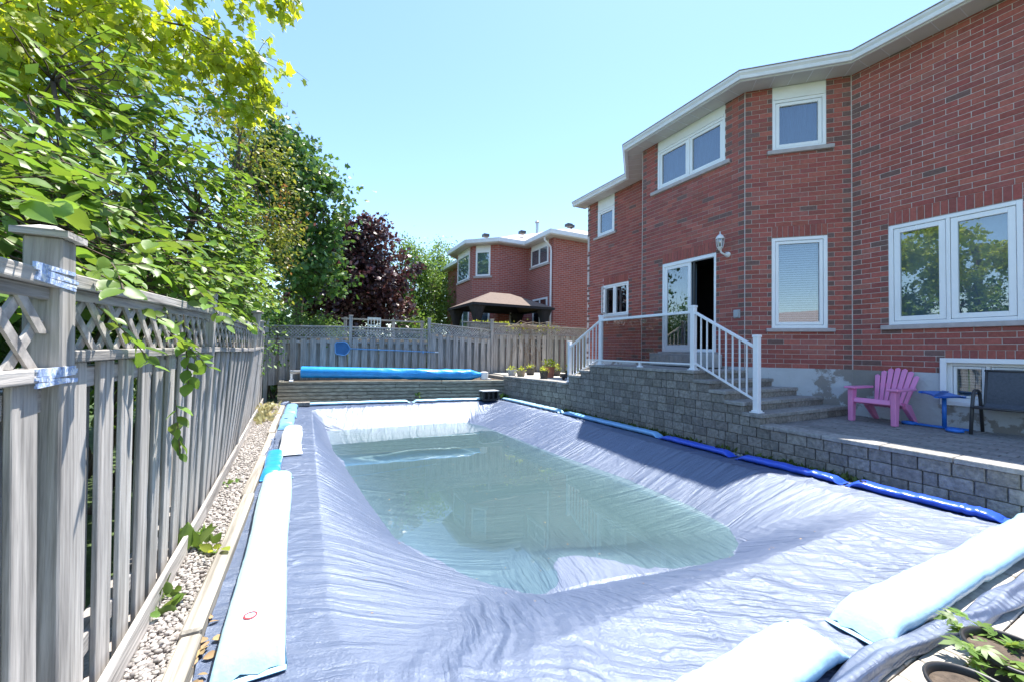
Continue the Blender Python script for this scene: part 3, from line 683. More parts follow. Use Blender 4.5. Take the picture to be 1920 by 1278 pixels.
# water outline where the cover dips under (seen in plan)
WPOLY = np.array([(0.48, 10.55), (2.3, 10.50), (4.02, 10.40), (4.18, 9.69), (4.30, 8.0), (4.36, 6.54), (4.54, 4.84), (4.52, 3.55), (4.37, 2.95), (4.10, 2.66), (3.80, 2.52),
                  (3.16, 2.58), (2.60, 2.68), (2.16, 2.76), (1.80, 2.80), (1.62, 2.92), (1.38, 3.22), (1.07, 3.80), (0.88, 4.32), (0.76, 5.50), (0.64, 7.10), (0.51, 8.50)])
def pdist(x, y, poly):
    """distance to polygon edge and inside flag"""
    d = np.full(x.shape, 1e9); ins = np.zeros(x.shape, bool); n = len(poly)
    for i in range(n):
        ax, ay = poly[i]; bx, by = poly[(i+1) % n]; vx, vy = bx-ax, by-ay
        t = np.clip(((x-ax)*vx+(y-ay)*vy)/(vx*vx+vy*vy), 0, 1)
        d = np.minimum(d, np.hypot(x-ax-t*vx, y-ay-t*vy))
        c = ((ay > y) != (by > y)) & (x < (bx-ax)*(y-ay)/(by-ay+1e-12)+ax); ins ^= c
    return d, ins
def rrect(x0, x1, y0, y1, rs):
    pts = []
    for (cx, cy, a0, r) in ((x0+rs[0], y0+rs[0], 180, rs[0]), (x1-rs[1], y0+rs[1], 270, rs[1]), (x1-rs[2], y1-rs[2], 0, rs[2]), (x0+rs[3], y1-rs[3], 90, rs[3])):
        for k in range(5):
            t = math.radians(a0+90*k/4); pts.append((cx+r*math.cos(t), cy+r*math.sin(t)))
    return np.array(pts)
CPOLY = rrect(PX0, PX1, PY0, PY1, (0.7, 0.45, 0.35, 0.25))

def ridged(u, s=1.0): return 1-np.abs(2*u)**s
def cover_z(x, y):
    dc, ic = pdist(x, y, CPOLY); dw, iw = pdist(x, y, WPOLY)
    t = np.where(ic, dc/(dc+dw+1e-6), 0)
    slope = 0.012 + (WL-0.012)*(0.35*t + 0.65*t**1.25)
    inside = WL - np.minimum(0.16, 0.19*dw) + 0.015*fbm(x*1.3, y*1.3)
    z = np.where(ic & ~iw, slope, np.where(iw, inside, 0.012))
    # sheet lifts over a shallow fold near the camera end
    hump = np.exp(-(((x-2.3)*0.8-(y-3.3)*0.5)/0.6)**2-(((x-2.3)*0.5+(y-3.3)*0.8)/0.42)**2)
    z = z + np.where(iw, 0.10*hump, 0)
    fold = np.exp(-((y-8.02+0.05*(x-0.5)-0.12*fbm(x*1.5,x*0+3,3))/0.045)**2)*np.clip((x-0.7)*1.2, 0, 1)*np.clip((3.3-x)*2, 0, 1)
    z = z + np.where(iw, 0.158*fold, 0)
    # distance to the four sides for the pleat direction
    sx = np.minimum(np.abs(x-PX0), np.abs(x-PX1)); sy = np.minimum(np.abs(y-PY0), np.abs(y-PY1))
    wx = np.clip((sy-sx)/0.6+0.5, 0, 1)          # 1: nearest a long side -> pleats repeat along y
    edge = np.exp(-dc/0.30)
    wob = 0.25*fbm(x*1.1, y*1.1, 3)
    py = ridged(vnoise((y+0.35*x+wob)*9.0, x*0.7+3)) + 0.5*ridged(vnoise((y+0.3*x+wob)*23.0, x*1.2+9))
    px = ridged(vnoise((x-0.3*y+wob)*8.0, y*0.8+5)) + 0.5*ridged(vnoise((x-0.35*y+wob)*21.0, y*1.3+2))
    pl = wx*py + (1-wx)*px
    amp = np.where(ic, 0.013*np.exp(-dc/0.35)+0.0035, 0.010*np.exp(-dc/0.5)+0.005)
    amp = np.where(iw, 0.0045, amp)
    z = z + amp*(pl-0.9)
    # long drag folds on the flat apron at the near end and on the right apron
    near = np.clip((2.3-y)/0.7, 0, 1)*np.where(ic, 0.5, 1)
    dr = ridged(vnoise((x*0.9+1.0*y+0.3*fbm(x*1.7, y*1.7, 3))*4.2, (x-y)*0.5), 0.7)
    dr2 = ridged(vnoise((x*0.8+1.1*y+0.2*fbm(x*2.7, y*2.7, 3))*10.5, (x-y)*0.9+7), 0.8)
    z = z + near*(0.036*np.clip(dr-0.55, 0, 1)+0.020*np.clip(dr2-0.5, 0, 1))
    right = np.clip((x-5.15)/0.2, 0, 1)*np.clip((3.6-y)/0.6, 0, 1)
    z = z + right*0.03*np.clip(ridged(vnoise((y*1.0-0.25*x)*5.0, x*1.0), 0.7)-0.5, 0, 1)
    left = np.clip((PX0-x)/0.2, 0, 1)
    z = z + left*0.014*np.clip(ridged(vnoise((y-0.6*x+0.3*fbm(x*3, y*3, 3))*7.0, x*2+11), 0.8)-0.4, 0, 1)
    z = z + np.where(iw, 0.5, 1.0)*0.004*fbm(x*16, y*16, 3)
    return z
nx, ny = 460, 720
gu, gv = np.meshgrid(np.linspace(0, 1, nx), np.linspace(0, 1, ny), indexing='ij')
xl = -0.455 + 0.05*fbm(gv*18, gv*0+2.0, 3); xr = 5.86 + 0.03*fbm(gv*15, gv*0+8.0, 3)
gx = xl + (xr-xl)*gu
yt = 12.28-0.135*gx; yb = 0.98+0.06*fbm(gx*3, gx*0+4, 3)
gy = yb + (yt-yb)*gv**1.15
gz = cover_z(gx, gy)
idx = np.arange(nx*ny).reshape(nx, ny)
fq = np.stack([idx[:-1, :-1], idx[1:, :-1], idx[1:, 1:], idx[:-1, 1:]], -1).reshape(-1, 4)
cover = thing('pool_cover', 'silvery blue woven tarpaulin stretched over the whole swimming pool', 'pool cover', (2.7, 6.0, 0))
tme = np_mesh('tarpaulin', np.stack([gx, gy, gz], -1).reshape(-1, 3), fq, [TARP], smooth=True)
sx_ = np.minimum(np.abs(gx-PX0), np.abs(gx-PX1)); sy_ = np.minimum(np.abs(gy-PY0), np.abs(gy-PY1)+0.2)
wx_ = np.clip((sy_-sx_)/0.5+0.5, 0, 1); nr_ = np.clip((2.0-gy)/0.5, 0, 1)
att = tme.attributes.new('pleat', 'FLOAT_VECTOR', 'POINT')
att.data.foreach_set('vector', np.stack([wx_, nr_, gx*0], -1).astype(np.float32).ravel())
link_mesh('tarpaulin', tme, cover)
def zc(x, y): return float(cover_z(np.array([float(x)]), np.array([float(y)]))[0])
# surplus tarpaulin rolled up along the near edge
def ropey(pts, rad, name, parent, m=TARP, n=40, seg=26, twist=3.0, seed=0.0):
    """bunched cloth: a flattened roll with long soft folds that run along and slowly twist round it"""
    P = [Vector(p) for p in pts]; vs = []; fs = []
    for i in range(n+1):
        t = i/n*(len(P)-1); k = min(int(t), len(P)-2); p = P[k].lerp(P[k+1], t-k)
        d = (P[k+1]-P[k]).normalized(); side = d.cross(Vector((0, 0, 1))).normalized(); s_ = i/n
        r = rad*(0.85+0.45*float(vnoise(np.array([s_*9+seed]), np.array([1.0+seed]))[0]))
        p = p+side*0.03*float(vnoise(np.array([s_*7+seed]), np.array([4.0]))[0])
        for j in range(seg):
            th = 2*math.pi*j/seg; u = th+twist*s_*2
            w_ = 1+0.20*math.sin(3*u+2*math.sin(s_*11+seed))+0.13*math.sin(5*u-s_*19)+0.30*float(vnoise(np.array([j*0.45+seed*3]), np.array([s_*14+seed]))[0])
            vs.append(p+side*math.cos(th)*r*w_+Vector((0, 0, math.sin(th)*r*w_*0.72)))
    for i in range(n):
        for j in range(seg): fs.append((i*seg+j, i*seg+(j+1) % seg, (i+1)*seg+(j+1) % seg, (i+1)*seg+j))
    return link_mesh(name, np_mesh(name, [tuple(v) for v in vs], fs, [m], smooth=True), parent)
ropey([(1.9, 0.90, 0.05), (2.55, 0.93, 0.05), (2.95, 0.89, 0.055), (3.6, 0.83, 0.06), (4.4, 0.81, 0.06), (5.7, 0.80, 0.06)], 0.062, 'rolled_edge', cover, n=90)
ropey([(-0.44, 6.3, 0.05), (-0.42, 7.0, 0.06), (-0.45, 7.6, 0.05)], 0.05, 'bunched_edge', cover, n=26, seed=3.1)
ropey([(-0.50, 11.6, 0.06), (-0.47, 12.0, 0.07), (-0.40, 12.3, 0.06)], 0.07, 'bunched_edge', cover, n=16, seed=5.3)

wxg, wyg = np.meshgrid(np.linspace(PX0+0.05, PX1-0.05, 150), np.linspace(PY0+0.05, PY1-0.05, 260), indexing='ij')
wi = np.arange(150*260).reshape(150, 260)
wme = np_mesh('pool_water', np.stack([wxg, wyg, np.full_like(wxg, WL)], -1).reshape(-1, 3), np.stack([wi[:-1, :-1], wi[1:, :-1], wi[1:, 1:], wi[:-1, 1:]], -1).reshape(-1, 4), [WATER], smooth=True)
wme.attributes.new('depth', 'FLOAT', 'POINT').data.foreach_set('value', np.clip(WL-cover_z(wxg, wyg), 0, 1).astype(np.float32).ravel())
prop(link_mesh('pool_water', wme), 'shallow green water lying on the sagging cover', kind='structure')

# ------------------------------------------------------------------ water bags
def bag(name, p0, p1, width, height, m, label, group, endp=0.10, seed=0, n=60, seg=22, z=None, cap_at=None, capm=None, tie=True):
    P0, P1 = Vector((*p0, 0)), Vector((*p1, 0)); L_ = (P1-P0).length; d = (P1-P0)/L_; side = Vector((-d.y, d.x, 0))
    t_ = thing(name, label, 'water bag', (P0.x, P0.y, 0), group)
    vs = []; fs = []
    for i in range(n+1):
        t = i/n; e = min(t, 1-t)*L_
        f = min(1.0, e/endp); f = math.sin(f*math.pi/2)**0.8
        c = P0+d*(L_*t); sag = 1+0.10*float(vnoise(np.array([t*5+seed]), np.array([seed*1.7]))[0])
        base = (zc(c.x, c.y) if z is None else z)+0.006
        hw = width/2*(1.06-0.10*f)*(1+0.05*math.sin(t*9+seed))
        for j in range(seg):
            th = 2*math.pi*j/seg; cs, sn = math.cos(th), math.sin(th)
            cx_ = math.copysign(abs(cs)**0.75, cs); sz = math.copysign(abs(sn)**0.85, sn)
            pk = (1-f)*0.12*math.sin(j*4.2+seed)+0.025*f*float(vnoise(np.array([t*L_*6+seed]), np.array([j*0.5]))[0])
            hh = height/2*(0.10+0.90*f)*sag*(1+pk)
            vs.append(c+side*(hw*cx_)+d*((1-f)*0.02*math.sin(j*2.6+seed))+Vector((0, 0, base+height*0.5*(0.10+0.90*f)*0.98+hh*sz)))
    for i in range(n):
        for j in range(seg): fs.append((i*seg+j, i*seg+(j+1) % seg, (i+1)*seg+(j+1) % seg, (i+1)*seg+j))
    me = np_mesh('vinyl_tube', [tuple(v) for v in vs], fs, [m], smooth=True)
    link_mesh('vinyl_tube', me, t_)
    # welded seam flange along both ends
    for tt, sg in ((0, -1), (1, 1)):
        mb = MB()
        c = P0+d*(L_*tt); b = (zc(c.x, c.y) if z is None else z)+0.012
        mb.obox(c-side*width*0.53+Vector((0, 0, b)), side*width*1.06, d*(0.035*sg), (0, 0, 0.004))
        mb.build('end_seam', m, t_)
    if cap_at is not None:
        c = P0+d*(L_*cap_at[0])+side*cap_at[1]; b = (zc(c.x, c.y) if z is None else z)+height*cap_at[2]
        mb = MB(); mb.lathe([(0.022, -0.005), (0.032, 0.0), (0.032, 0.016), (0.024, 0.018), (0.022, 0.004), (0.0, 0.004)], (c.x, c.y, b), 16)
        mb.build('filler_cap', capm or BLKP, t_, smooth=False)
    return t_
GB = 'water bags weighing down the pool cover'
bag('water_bag', (-0.20, 2.22), (-0.25, 5.32), 0.285, 0.135, BAGP, 'long pale blue water bag with red valve beside the left fence', GB, seed=1, cap_at=(0.08, 0.02, 0.93), capm=REDP)
bag('water_bag', (-0.33, 5.38), (-0.35, 6.55), 0.20, 0.10, BAGB, 'short blue water bag between the long pale one and the white one', GB, seed=2)
bag('water_bag', (-0.17, 6.45), (-0.17, 8.35), 0.30, 0.17, BAGW, 'plump white water bag on the left side of the cover', GB, seed=3, endp=0.4)
bag('water_bag', (-0.30, 8.55), (-0.30, 9.75), 0.26, 0.13, BAGL, 'light blue water bag just beyond the white one', GB, seed=4, cap_at=(0.4, 0.02, 0.95))
bag('water_bag', (-0.28, 9.9), (-0.28, 11.4), 0.26, 0.14, BAGL, 'farthest light blue water bag by the left corner', GB, seed=5, cap_at=(0.35, 0.02, 0.95))
bag('water_bag', (-0.05, 11.85), (2.65, 11.55), 0.22, 0.08, BAGP, 'far water bag in front of the timber bed, left one', GB, seed=6)
bag('water_bag', (2.78, 11.52), (4.85, 11.28), 0.22, 0.08, BAGP, 'far water bag in front of the timber bed, right one', GB, seed=7)
bag('water_bag', (5.50, 11.15), (5.66, 8.25), 0.20, 0.085, BAGP, 'light blue water bag at the far end of the block wall', GB, seed=8)
bag('water_bag', (5.66, 8.05), (5.72, 5.20), 0.20, 0.085, BAGL, 'light blue water bag below the landing, second from the far end', GB, seed=9)
bag('water_bag', (5.70, 5.10), (5.68, 3.80), 0.19, 0.075, BAGR, 'short royal blue water bag in shade below the stairs', GB, seed=10, cap_at=(0.8, 0.03, 0.95))
bag('water_bag', (5.68, 3.66), (5.72, 2.44), 0.19, 0.078, BAGR, 'royal blue water bag half in shade below the patio wall', GB, seed=11, cap_at=(0.06, -0.02, 0.8))
bag('water_bag', (5.72, 2.34), (5.80, 1.22), 0.20, 0.085, BAGR, 'sunlit royal blue water bag nearest on the right side', GB, seed=12, cap_at=(0.10, -0.04, 0.95))
bag('water_bag', (2.70, 1.08), (5.85, 0.99), 0.27, 0.14, BAGP, 'large pale blue water bag along the near edge', GB, seed=13, endp=0.16)
bag('water_bag', (0.85, 1.10), (2.44, 1.13), 0.27, 0.14, BAGP, 'pale blue water bag at the bottom edge with black filler cap', GB, seed=14, endp=0.16, cap_at=(0.9, 0.06, 0.85))

# dark brick lying on the far corner and a black slotted crate
mb = MB(); mb.box(-0.32, 0.12, 11.62, 11.80, 0.03, 0.13); prop(mb.build('dark_paver', STONE, bevel=0.006), 'dark grey paving block holding the far left cover corner', 'paver')
cr = thing('black_crate', 'small black slotted crate with pale lid at the far cover corner', 'crate', (4.95, 11.0, 0.02))
mb = MB(); x0, x1, y0, y1 = 4.72, 5.22, 10.95, 11.25
for a in range(4): mb.box(x0+a*0.15, x0+a*0.15+0.05, y0, y0+0.03, 0.09, 0.30)
mb.box(x0, x1, y0-0.001, y0+0.03, 0.03, 0.09); mb.box(x0, x1, y1-0.03, y1, 0.03, 0.30); mb.box(x0, x0+0.03, y0+0.03, y1-0.03, 0.03, 0.30); mb.box(x1-0.03, x1, y0+0.03, y1-0.03, 0.03, 0.30)
mb.box(x0+0.03, x1-0.03, y0+0.12, y0+0.15, 0.03, 0.30)
mb.build('crate_body', BLKP, cr)
mb = MB(); mb.box(x0-0.02, x1+0.02, y0-0.02, y1+0.02, 0.302, 0.33); mb.build('lid', GREYPOT, cr, bevel=0.005)

# ------------------------------------------------------------------ retaining wall, stairs, patio
KH = 0.148
TOPS = [(-3.2, 3.60, 0.444), (3.60, 3.88, 0.592), (3.88, 4.17, 0.740), (4.17, 4.45, 0.888), (4.45, 4.75, 1.036), (4.75, 7.65, 1.184), (7.65, 8.00, 1.036), (8.00, 8.50, 0.888), (8.50, 11.45, 0.68)]
def wall_x(y): return 6.05 if y < 8.6 else 6.05 - 0.43*(y-8.6)/2.85
rw = thing('retaining_wall', 'grey concrete block retaining wall along the right side of the pool', 'wall', (6.05, 4, 0))
BLK = {}
def block_mesh(ln, h, nm='block', m=STONE, dep=0.12, bev=0.007):
    key = (round(ln, 2), round(h, 3), nm, m.name)
    if key not in BLK:
        mb = MB(); mb.box(0, dep, -ln/2, ln/2, 0, h); BLK[key] = mb.mesh(nm, m, bevel=bev)
    return BLK[key]
blocks = []
for ya, yb_, top in [(-3.2, 3.6, 0.444), (3.6, 8.5, 1.184), (8.5, 11.45, 0.68)]:
    pass
kmax = 8
for k in range(kmax):
    z0 = k*KH; y = -3.2 + random.uniform(0, 0.15)
    segs = []
    for a, b, t in TOPS:
        if t > z0+0.05:
            if segs and abs(segs[-1][1]-a) < 1e-6 and abs(segs[-1][2]-min(t, z0+KH)) < 1e-4: segs[-1] = (segs[-1][0], b, segs[-1][2])
            else: segs.append((a, b, min(t, z0+KH)))
    for a, b, t in segs:
        y = a
        while y < b-0.02:
            ln = random.choice((0.16, 0.20, 0.20, 0.22, 0.24, 0.26, 0.12))
            if y+ln > b-0.09: ln = b-y
            blocks.append((y, ln, z0, t)); y += ln
def vis(b):
    q = seen((wall_x(b[0]), b[0]+b[1]/2, b[2]+0.07))
    return -1 if q is None or not (0 < q[0] < 1960) else b[1]/q[2]**2
blocks.sort(key=vis, reverse=True)
fieldmb = MB()
for i, (y, ln, z0, t) in enumerate(blocks):
    l2 = round(ln-0.008, 2) if ln > 0.1 else ln-0.006; h = t-z0-0.007; yc = y+ln/2; x = wall_x(yc)+random.uniform(-0.006, 0.006)
    rz = 0 if yc < 8.6 else math.atan(0.43/2.85)
    if i < 300: link_mesh('block', block_mesh(l2, h), rw, (x, yc, z0+0.003), (0, 0, rz))
    else: fieldmb.box(x, x+0.12, yc-l2/2, yc+l2/2, z0+0.003, z0+h)
if fieldmb.f: prop(fieldmb.build('block_field', STONEI, rw), kind='stuff')
# earth and rubble core, dark joints behind the blocks
mb = MB()
for a, b, t in TOPS:
    xx = 6.08 if a < 8.4 else 6.07
    if a >= 8.5: mb.prism([(6.09, a, -0.04), (5.68, b, -0.04), (8.9, b, -0.04), (8.9, a, -0.04)], (0, 0, t+0.02))
    else: mb.box(xx, 8.75, a, b, -0.04, t-0.012 if a > 3.5 else 0.448)
mb.build('core', STONEI, rw)
# coping along the patio edge, landing and terrace
def cap(yc, ln, z, x=None, dep=0.34, th=0.056, parent=rw, rz=0.0):
    key = ('cap', round(ln, 2), dep)
    if key not in BLK:
        mb = MB(); mb.box(-0.025, dep-0.025, -ln/2+0.003, ln/2-0.003, 0, th); BLK[key] = mb.mesh('coping_stone', CAPS, bevel=0.011, seg=2)
    link_mesh('coping_stone', BLK[key], parent, (x if x is not None else wall_x(yc), yc, z+random.uniform(-0.002, 0.002)), (0, 0, rz))
y = -3.2
while y < 3.58: cap(y+0.3, 0.6 if y+0.6 < 3.58 else 0.6, 0.444) if y+0.6 <= 3.61 else cap((y+3.6)/2, 3.6-y, 0.444); y += 0.6
for i in range(5): cap(4.75+0.29+i*0.58, 0.58, 1.186)
y = 8.5
while y < 11.4: cap(y+0.245, 0.49, 0.682, rz=math.atan(0.43/2.85) if y > 8.6 else 0); y += 0.49

stairs = thing('patio_stairs', 'grey concrete stairs with a landing in front of the sliding door', 'stairs', (7.0, 4.5, 0.45))
TH = 0.058
def tread(y0, y1, ztop, x0, x1, nose=1):
    xs = x0
    while xs < x1-0.05:
        ln = min(random.choice((0.52, 0.58, 0.46)), x1-xs)
        if x1-xs-ln < 0.15: ln = x1-xs
        mb = MB(); mb.box(xs+0.002, xs+ln-0.002, y0-(0.03 if nose > 0 else 0.002), y1+(0.03 if nose < 0 else -0.002), ztop-TH, ztop+random.uniform(-0.002, 0.002))
        mb.build('tread', CAPS, stairs, bevel=0.010, seg=2); xs += ln
def riser(yf, z0, z1, x0, x1, face=-1):
    xs = x0
    while xs < x1-0.02:
        ln = min(random.choice((0.2, 0.26, 0.32, 0.16)), x1-xs)
        mb = MB(); d_ = random.uniform(0, 0.006)
        if face < 0: mb.box(xs+0.003, xs+ln-0.003, yf-0.012+d_, yf+0.05, z0+0.002, z1-0.002)
        else: mb.box(xs+0.003, xs+ln-0.003, yf-0.05, yf+0.012-d_, z0+0.002, z1-0.002)
        mb.build('riser', STONE, stairs); xs += ln
zs = [0.65, 0.798, 0.946, 1.094, 1.242]; ys = [3.60, 3.88, 4.17, 4.45, 4.75]
prev = 0.492
for i in range(4):
    tread(ys[i], ys[i+1], zs[i], 6.02, 8.70)
for i in range(5):
    riser(ys[i], prev-0.01, zs[i]-TH, 6.18, 8.70); prev = zs[i]
tread(4.75, 5.05, 1.242, 6.37, 8.3)
y = 5.05
while y < 7.6: tread(y, min(y+0.33, 7.65), 1.240, 6.37, 7.50, nose=0); y += 0.33
for a, b, zt in ((7.65, 8.0, 1.094), (8.0, 8.5, 0.946)): tread(a, b, zt, 6.02, 7.5, nose=-1)
for yf, za, zb_ in ((7.65, 1.094, 1.184), (8.0, 0.946, 1.036), (8.5, 0.74, 0.888)): riser(yf, za, zb_, 6.18, 7.5, face=1)

mb = MB(); mb.prism([(6.40, 8.54, 0.690), (6.0, 11.45, 0.690), (6.0, 13.3, 0.690), (8.75, 13.3, 0.690), (8.75, 8.54, 0.690)], (0, 0, 0.035))
prop(mb.build('terrace', PAVT), 'sunlit pale terrace where the flower pots stand', kind='structure')
mb = MB(); mb.box(5.75, 8.75, 11.45, 13.35, -0.04, 0.688); prop(mb.build('terrace_base', STONEI), 'earth below the terrace', kind='structure')

patio = MB().box(6.345, 8.745, -3.2, 3.588, 0.449, 0.468).build('patio', JOINT); prop(patio, 'raised grey paved patio beside the house', kind='structure')
pavs = []
py_, r = -3.19, 0
x = 6.36; col = 0
while x < 8.70:
    y = -3.19 - (0.105 if col % 2 else 0)
    while y < 3.57:
        a, b = max(y, -3.19), min(y+0.21, 3.575)
        if b-a > 0.04: pavs.append((x, min(x+0.138, 8.715), a, b))
        y += 0.21
    x += 0.138; col += 1
pavs.sort(key=lambda q: -((lambda s: 0 if s is None or s[0] > 1930 else 1/s[2]**2)(seen((q[0], q[2], 0.48)))))
PM = {}
fm = MB()
for i, (a, b, c, d) in enumerate(pavs):
    key = (round(b-a, 3), round(d-c, 3)); z = 0.470+random.uniform(-0.0035, 0.0035)
    if i < 300:
        if key not in PM:
            mb = MB(); mb.box(-(b-a)/2+0.004, (b-a)/2-0.004, -(d-c)/2+0.004, (d-c)/2-0.004, 0, 0.018); PM[key] = mb.mesh('paver', PAV, bevel=0.005)
        link_mesh('paver', PM[key], patio, ((a+b)/2, (c+d)/2, z))
    else: fm.box(a+0.004, b-0.004, c+0.004, d-0.004, z, z+0.018)
prop(fm.build('paver_field', PAVI, patio), kind='stuff')

# sunny pavers underfoot at the near end
near = MB().box(1.0, 6.2, -3.0, 1.02, -0.011, 0.004).build('near_paving', JOINT); prop(near, 'pale tan paving at the near end of the pool', kind='structure')
y = -0.6; row = 0
nm = {}
while y < 1.0:
    x = 1.02 - (0.11 if row % 2 else 0)
    while x < 6.1:
        a, b = max(x, 1.02), min(x+0.22, 6.15)
        if b-a > 0.05:
            key = round(b-a, 3)
            if key not in nm:
                mb = MB(); mb.box(-(b-a)/2+0.004, (b-a)/2-0.004, -0.063, 0.063, 0, 0.02); nm[key] = mb.mesh('paver', PAVT, bevel=0.005)
            link_mesh('paver', nm[key], near, ((a+b)/2, y+0.067, 0.004+random.uniform(-0.003, 0.003)))
        x += 0.22
    y += 0.134; row += 1

# ------------------------------------------------------------------ white railing with glass panel
ral = thing('white_railing', 'white aluminium stair railing with a clear glass panel on the landing', 'railing', (6.14, 5.8, 1.24))
XR = 6.15
def post(y, z0, z1):
    mb = MB(); mb.box(XR-0.042, XR+0.042, y-0.042, y+0.042, z0+0.012, z1); o = mb.build('post', WHITE, ral, bevel=0.006)
    mb = MB(); mb.box(XR-0.05, XR+0.05, y-0.05, y+0.05, z1-0.03, z1+0.008); mb.build('post_cap', WHITE, o, bevel=0.006)
    mb = MB(); mb.prism([(XR-0.075, y-0.075, z0), (XR+0.075, y-0.075, z0), (XR+0.075, y+0.075, z0), (XR-0.075, y+0.075, z0)], (0, 0, 0.014)); mb.box(XR-0.055, XR+0.055, y-0.055, y+0.055, z0+0.014, z0+0.04); mb.build('base_plate', WHITE, o, bevel=0.004)
post(3.71, 0.652, 1.83); post(4.84, 1.245, 2.385); post(7.36, 1.245, 2.385); post(8.60, 0.742, 1.80)
def rails(y0, zt0, zb0, y1, zt1, zb1, nb):
    mb = MB(); mb.beam((XR, y0, zt0), (XR, y1, zt1), 0.058, 0.042); mb.build('top_rail', WHITE, ral, bevel=0.005)
    mb = MB(); mb.beam((XR, y0, zb0), (XR, y1, zb1), 0.04, 0.03); mb.build('bottom_rail', WHITE, ral, bevel=0.004)
    for i in range(nb):
        t = (i+1)/(nb+1); y = y0+(y1-y0)*t
        mb = MB(); mb.box(XR-0.010, XR+0.010, y-0.010, y+0.010, zb0+(zb1-zb0)*t+0.008, zt0+(zt1-zt0)*t-0.01); mb.build('baluster', WHITE, ral)
rails(4.80, 2.26, 1.37, 3.75, 1.66, 0.85, 8)
rails(7.40, 2.26, 1.37, 8.56, 1.66, 0.88, 8)
mb = MB(); mb.beam((XR, 4.88, 2.275), (XR, 7.32, 2.275), 0.055, 0.05); mb.build('top_rail', WHITE, ral, bevel=0.005)
mb = MB(); mb.beam((XR, 4.88, 1.35), (XR, 7.32, 1.35), 0.045, 0.03); mb.build('bottom_rail', WHITE, ral, bevel=0.005)
mb = MB(); mb.box(XR-0.02, XR+0.02, 6.10, 6.14, 1.26, 1.336); mb.lathe([(0.07, 0.0), (0.065, 0.02), (0.03, 0.04)], (XR, 6.12, 1.243), 12); mb.build('rail_foot', WHITE, ral)
mb = MB(); mb.box(XR-0.003, XR+0.003, 4.90, 7.30, 1.365, 2.25); prop(mb.build('glass_panel', GLASSP, ral), 'clear glass panel between the landing posts')

# ------------------------------------------------------------------ timber bed, cover reel
bed = thing('timber_bed', 'long raised bed of stacked grey timbers behind the pool', 'raised bed', (2.5, 12.0, 0))
BA, BB = Vector((-0.68, 12.66, 0)), Vector((5.78, 11.40, 0)); bd = (BB-BA).normalized(); bn = Vector((-bd.y, bd.x, 0)); BLN = (BB-BA).length
for k in range(6):
    cuts = [0] + sorted(random.uniform(0.2, 0.8)*BLN for _ in range(1 if k % 2 else 2)) + [BLN]
    if any(b-a < 0.5 for a, b in zip(cuts, cuts[1:])): cuts = [0, BLN*random.uniform(0.35, 0.65), BLN]
    for a, b in zip(cuts, cuts[1:]):
        mb = MB(); mb.obox(BA+bd*(a+0.003)+bn*random.uniform(-0.012, 0.012)+Vector((0, 0, 0.004+k*0.101)), bd*(b-a-0.010), bn*0.12, (0, 0, 0.090+random.uniform(-0.004, 0.003))); mb.build('timber', TIMB, bed, bevel=0.014, seg=2)
for e_ in (BA, ):
    for k in range(6):
        mb = MB(); mb.obox(e_+bn*0.125+Vector((0, 0, 0.004+k*0.101)), bd*0.12, Vector((0, 13.3-e_.y-0.13, 0)), (0, 0, 0.096)); mb.build('timber', TIMB, bed, bevel=0.009)
mb = MB(); mb.prism([tuple((BA+bn*0.12+bd*0.12).xy)+(0.0,), tuple((BB+bn*0.12).xy)+(0.0,), (5.75, 13.35, 0.0), (-0.5, 13.35, 0.0)], (0, 0, 0.585)); mb.build('soil', SOIL, bed)

reel = thing('solar_cover_reel', 'blue solar blanket rolled on a reel lying on the timber bed', 'cover reel', (2.5, 12.3, 0.6))
ra, rb = Vector((-0.10, 12.84, 0.845)), Vector((5.02, 11.86, 0.755)); rd = (rb-ra).normalized(); rs = rd.cross(Vector((0, 0, 1))).normalized(); ru = rs.cross(rd)
vs = []; n, seg = 110, 28
for i in range(n+1):
    t = i/n; c = ra.lerp(rb, t)
    R = 0.165-0.01*t; droop = max(0, t-0.28)
    endf = 1 if t < 0.93 else max(0.35, 1-(t-0.93)*8)
    for j in range(seg):
        th = 2*math.pi*j/seg; cs, sn = math.cos(th), math.sin(th)
        wr = 1+0.10*min(1, droop*4)*float(vnoise(np.array([t*26+j*0.23]), np.array([j*0.55+3]))[0])*2+0.02*math.sin(j*3+t*40)*min(1, droop*5)
        rr = R*endf*wr; zz = sn*rr
        if sn < 0: zz *= 1+0.15*min(1, droop*3)
        vs.append(tuple(c+rs*(cs*rr*(1+0.12*min(1, droop*2)))+ru*zz))
fs = [(i*seg+j, i*seg+(j+1) % seg, (i+1)*seg+(j+1) % seg, (i+1)*seg+j) for i in range(n) for j in range(seg)]
me = np_mesh('blue_roll', vs, fs, [SOLAR], smooth=True); link_mesh('blue_roll', me, reel)
mb = MB(); mb.tube([ra-rd*0.28, ra+rd*0.1], 0.055, 14); mb.build('reel_tube', METAL, reel, smooth=False)
mb = MB(); p = ra-rd*0.26; mb.box(p.x-0.03, p.x+0.03, p.y-0.03, p.y+0.03, 0.602, 0.90); mb.box(p.x-0.05, p.x+0.05, p.y-0.3, p.y+0.3, 0.59, 0.625); mb.build('stand', WHITE, reel, bevel=0.004)
mb = MB(); p = rb+rd*0.10; mb.lathe([(0.02, -0.12), (0.13, -0.12), (0.13, 0.10), (0.05, 0.12)], (p.x, p.y, 0.735), 16); mb.box(p.x-0.05, p.x+0.22, p.y-0.08, p.y+0.1, 0.60, 0.63); mb.build('stand', WHITE, reel)
